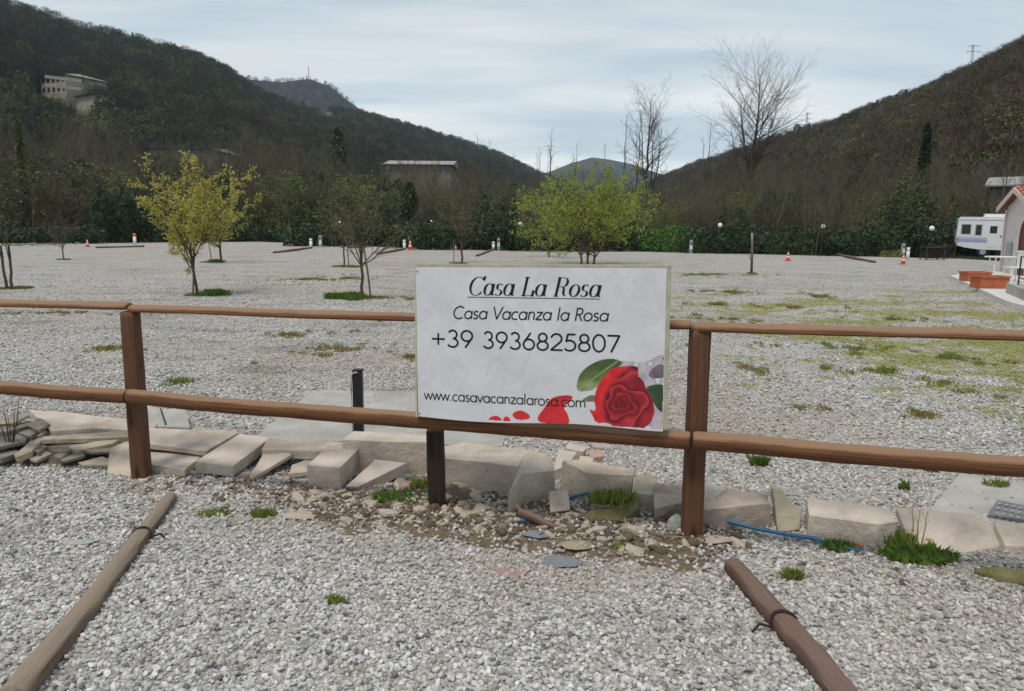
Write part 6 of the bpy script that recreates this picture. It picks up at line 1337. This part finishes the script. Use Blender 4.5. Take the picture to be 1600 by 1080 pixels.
for px, yt, dp, sp, lb, sd_ in ((745, 198, 120, 14, 'bare reddish-brown tree left of the pylon, first above the wood', 911), (768, 212, 125, 16, 'crooked bare tree right beside the first one above the wood', 912), (800, 232, 120, 10, 'short bare tree where the left hill meets the valley', 913), (862, 190, 115, 14, 'thin bare tree rising beside the centre pylon', 914), (838, 222, 118, 10, 'thin bare sapling left of the centre pylon', 915), (896, 215, 118, 14, 'thin bare tree left of the far blue mountain', 916),
        (975, 165, 108, 20, 'slender bare tree leaning beside the tall one, left side', 917), (990, 170, 108, 10, 'slender bare pole-like tree just left of the tall one', 918), (1080, 255, 100, 20, 'low bare tree between the two tall leafless trees', 919), (1100, 180, 104, 26, 'bare tree with a bent branch left of the tallest tree', 920), (1210, 210, 100, 18, 'forked bare tree right beside the tallest tree', 921)):
    tall_bare(px, yt, dp, lb, sd_, sp, 2, .45, .11, low=False, lv=2, dens=.8)
def evergreen(px, ytop, ybot, wpx, depth, label, seed, kind='cone', name='evergreen_tree', mat='ever', z0=None):
    rng = np.random.RandomState(seed); b0 = D(px, ybot, depth); top = D(px, ytop, depth)[2]; zb = 0 if z0 is None else z0; w = wpx / 2 * depth / FPX; B_ = np.array([b0[0], b0[1], zb]); h = top - b0[2]
    t = thing(name, label, 'tree', tuple(B_)); n = 2600
    z = rng.rand(n); a = rng.uniform(0, 6.28, n)
    env = {'cone': (1 - z) ** .8 * .95 + .05, 'column': np.sin(np.clip(z, .02, 1) * math.pi * .93 + .15) ** .5, 'round': np.sqrt(np.clip(1 - (2 * z - 1) ** 2, 0, 1))}[kind]
    lob = .7 + .3 * np.sin(a * 4 + z * 11 + seed) * np.cos(z * 17 + a); q = w * env * lob * rng.uniform(.5, 1, n) ** .5
    p = np.stack([B_[0] + np.cos(a) * q, B_[1] + np.sin(a) * q, b0[2] + z * h], -1); u = rng.normal(size=(n, 3)); u /= np.linalg.norm(u, axis=1)[:, None]; s = np.cross(u, rng.normal(size=(n, 3))); s /= np.linalg.norm(s, axis=1)[:, None]; k = h * .028 * rng.uniform(.5, 1.3, n)[:, None]
    m = MB(); m.quads(np.stack([p - u * k * 1.4, p - s * k * .8, p + u * k * 1.4, p + s * k * .8], 1)); m.build('crown', M[mat], t)
    m = MB(); m.tube([B_ - [0, 0, .5], np.array([B_[0], B_[1], b0[2] + h * .6])], [h * .025, h * .012], 6, False); m.build('trunk', M['bark'], t)
evergreen(1437, 196, 330, 16, 82, 'slim dark ivy-clad column tree on the right slope', 931, 'column')
evergreen(530, 200, 300, 64, 125, 'dark broad conifer above the wood left of centre', 932, 'cone', mat='dullgreen')
evergreen(641, 285, 350, 30, 78, 'dark evergreen below the factory roof', 933, 'round', mat='dullgreen')
evergreen(40, 190, 330, 9, 80, 'narrow dark ivy-clad tree at the far left', 934, 'column', mat='ivygreen')
p = hill_depth('right', 1245, 212)
evergreen(1245, 194, 208, 15, p[1], 'round pine on the right ridge, left of a pair', 935, 'round', z0=p[2] - 2)
evergreen(1260, 194, 207, 12, p[1], 'round pine on the right ridge, right of a pair', 936, 'round', z0=p[2] - 2)
evergreen(1495, 300, 400, 70, 66, 'broad green leafy tree behind the camper roof', 937, 'round', mat='ivygreen')
# ------------------------------------------------------------------ air
hm = bpy.data.materials.new('thin_valley_haze'); hm.use_nodes = True; nt = hm.node_tree; nt.nodes.clear()
ho = N(nt, 'ShaderNodeOutputMaterial'); hv = N(nt, 'ShaderNodeVolumePrincipled'); hv.inputs['Density'].default_value = 0.00014; hv.inputs['Color'].default_value = (0.60, 0.78, 1.0, 1); nt.links.new(hv.outputs[0], ho.inputs['Volume'])
m = MB(); m.box((0, 0, 259), (6100, 6100, 520)); tag(m.build('haze', hm), 'thin bluish valley haze', 'haze', kind='stuff')
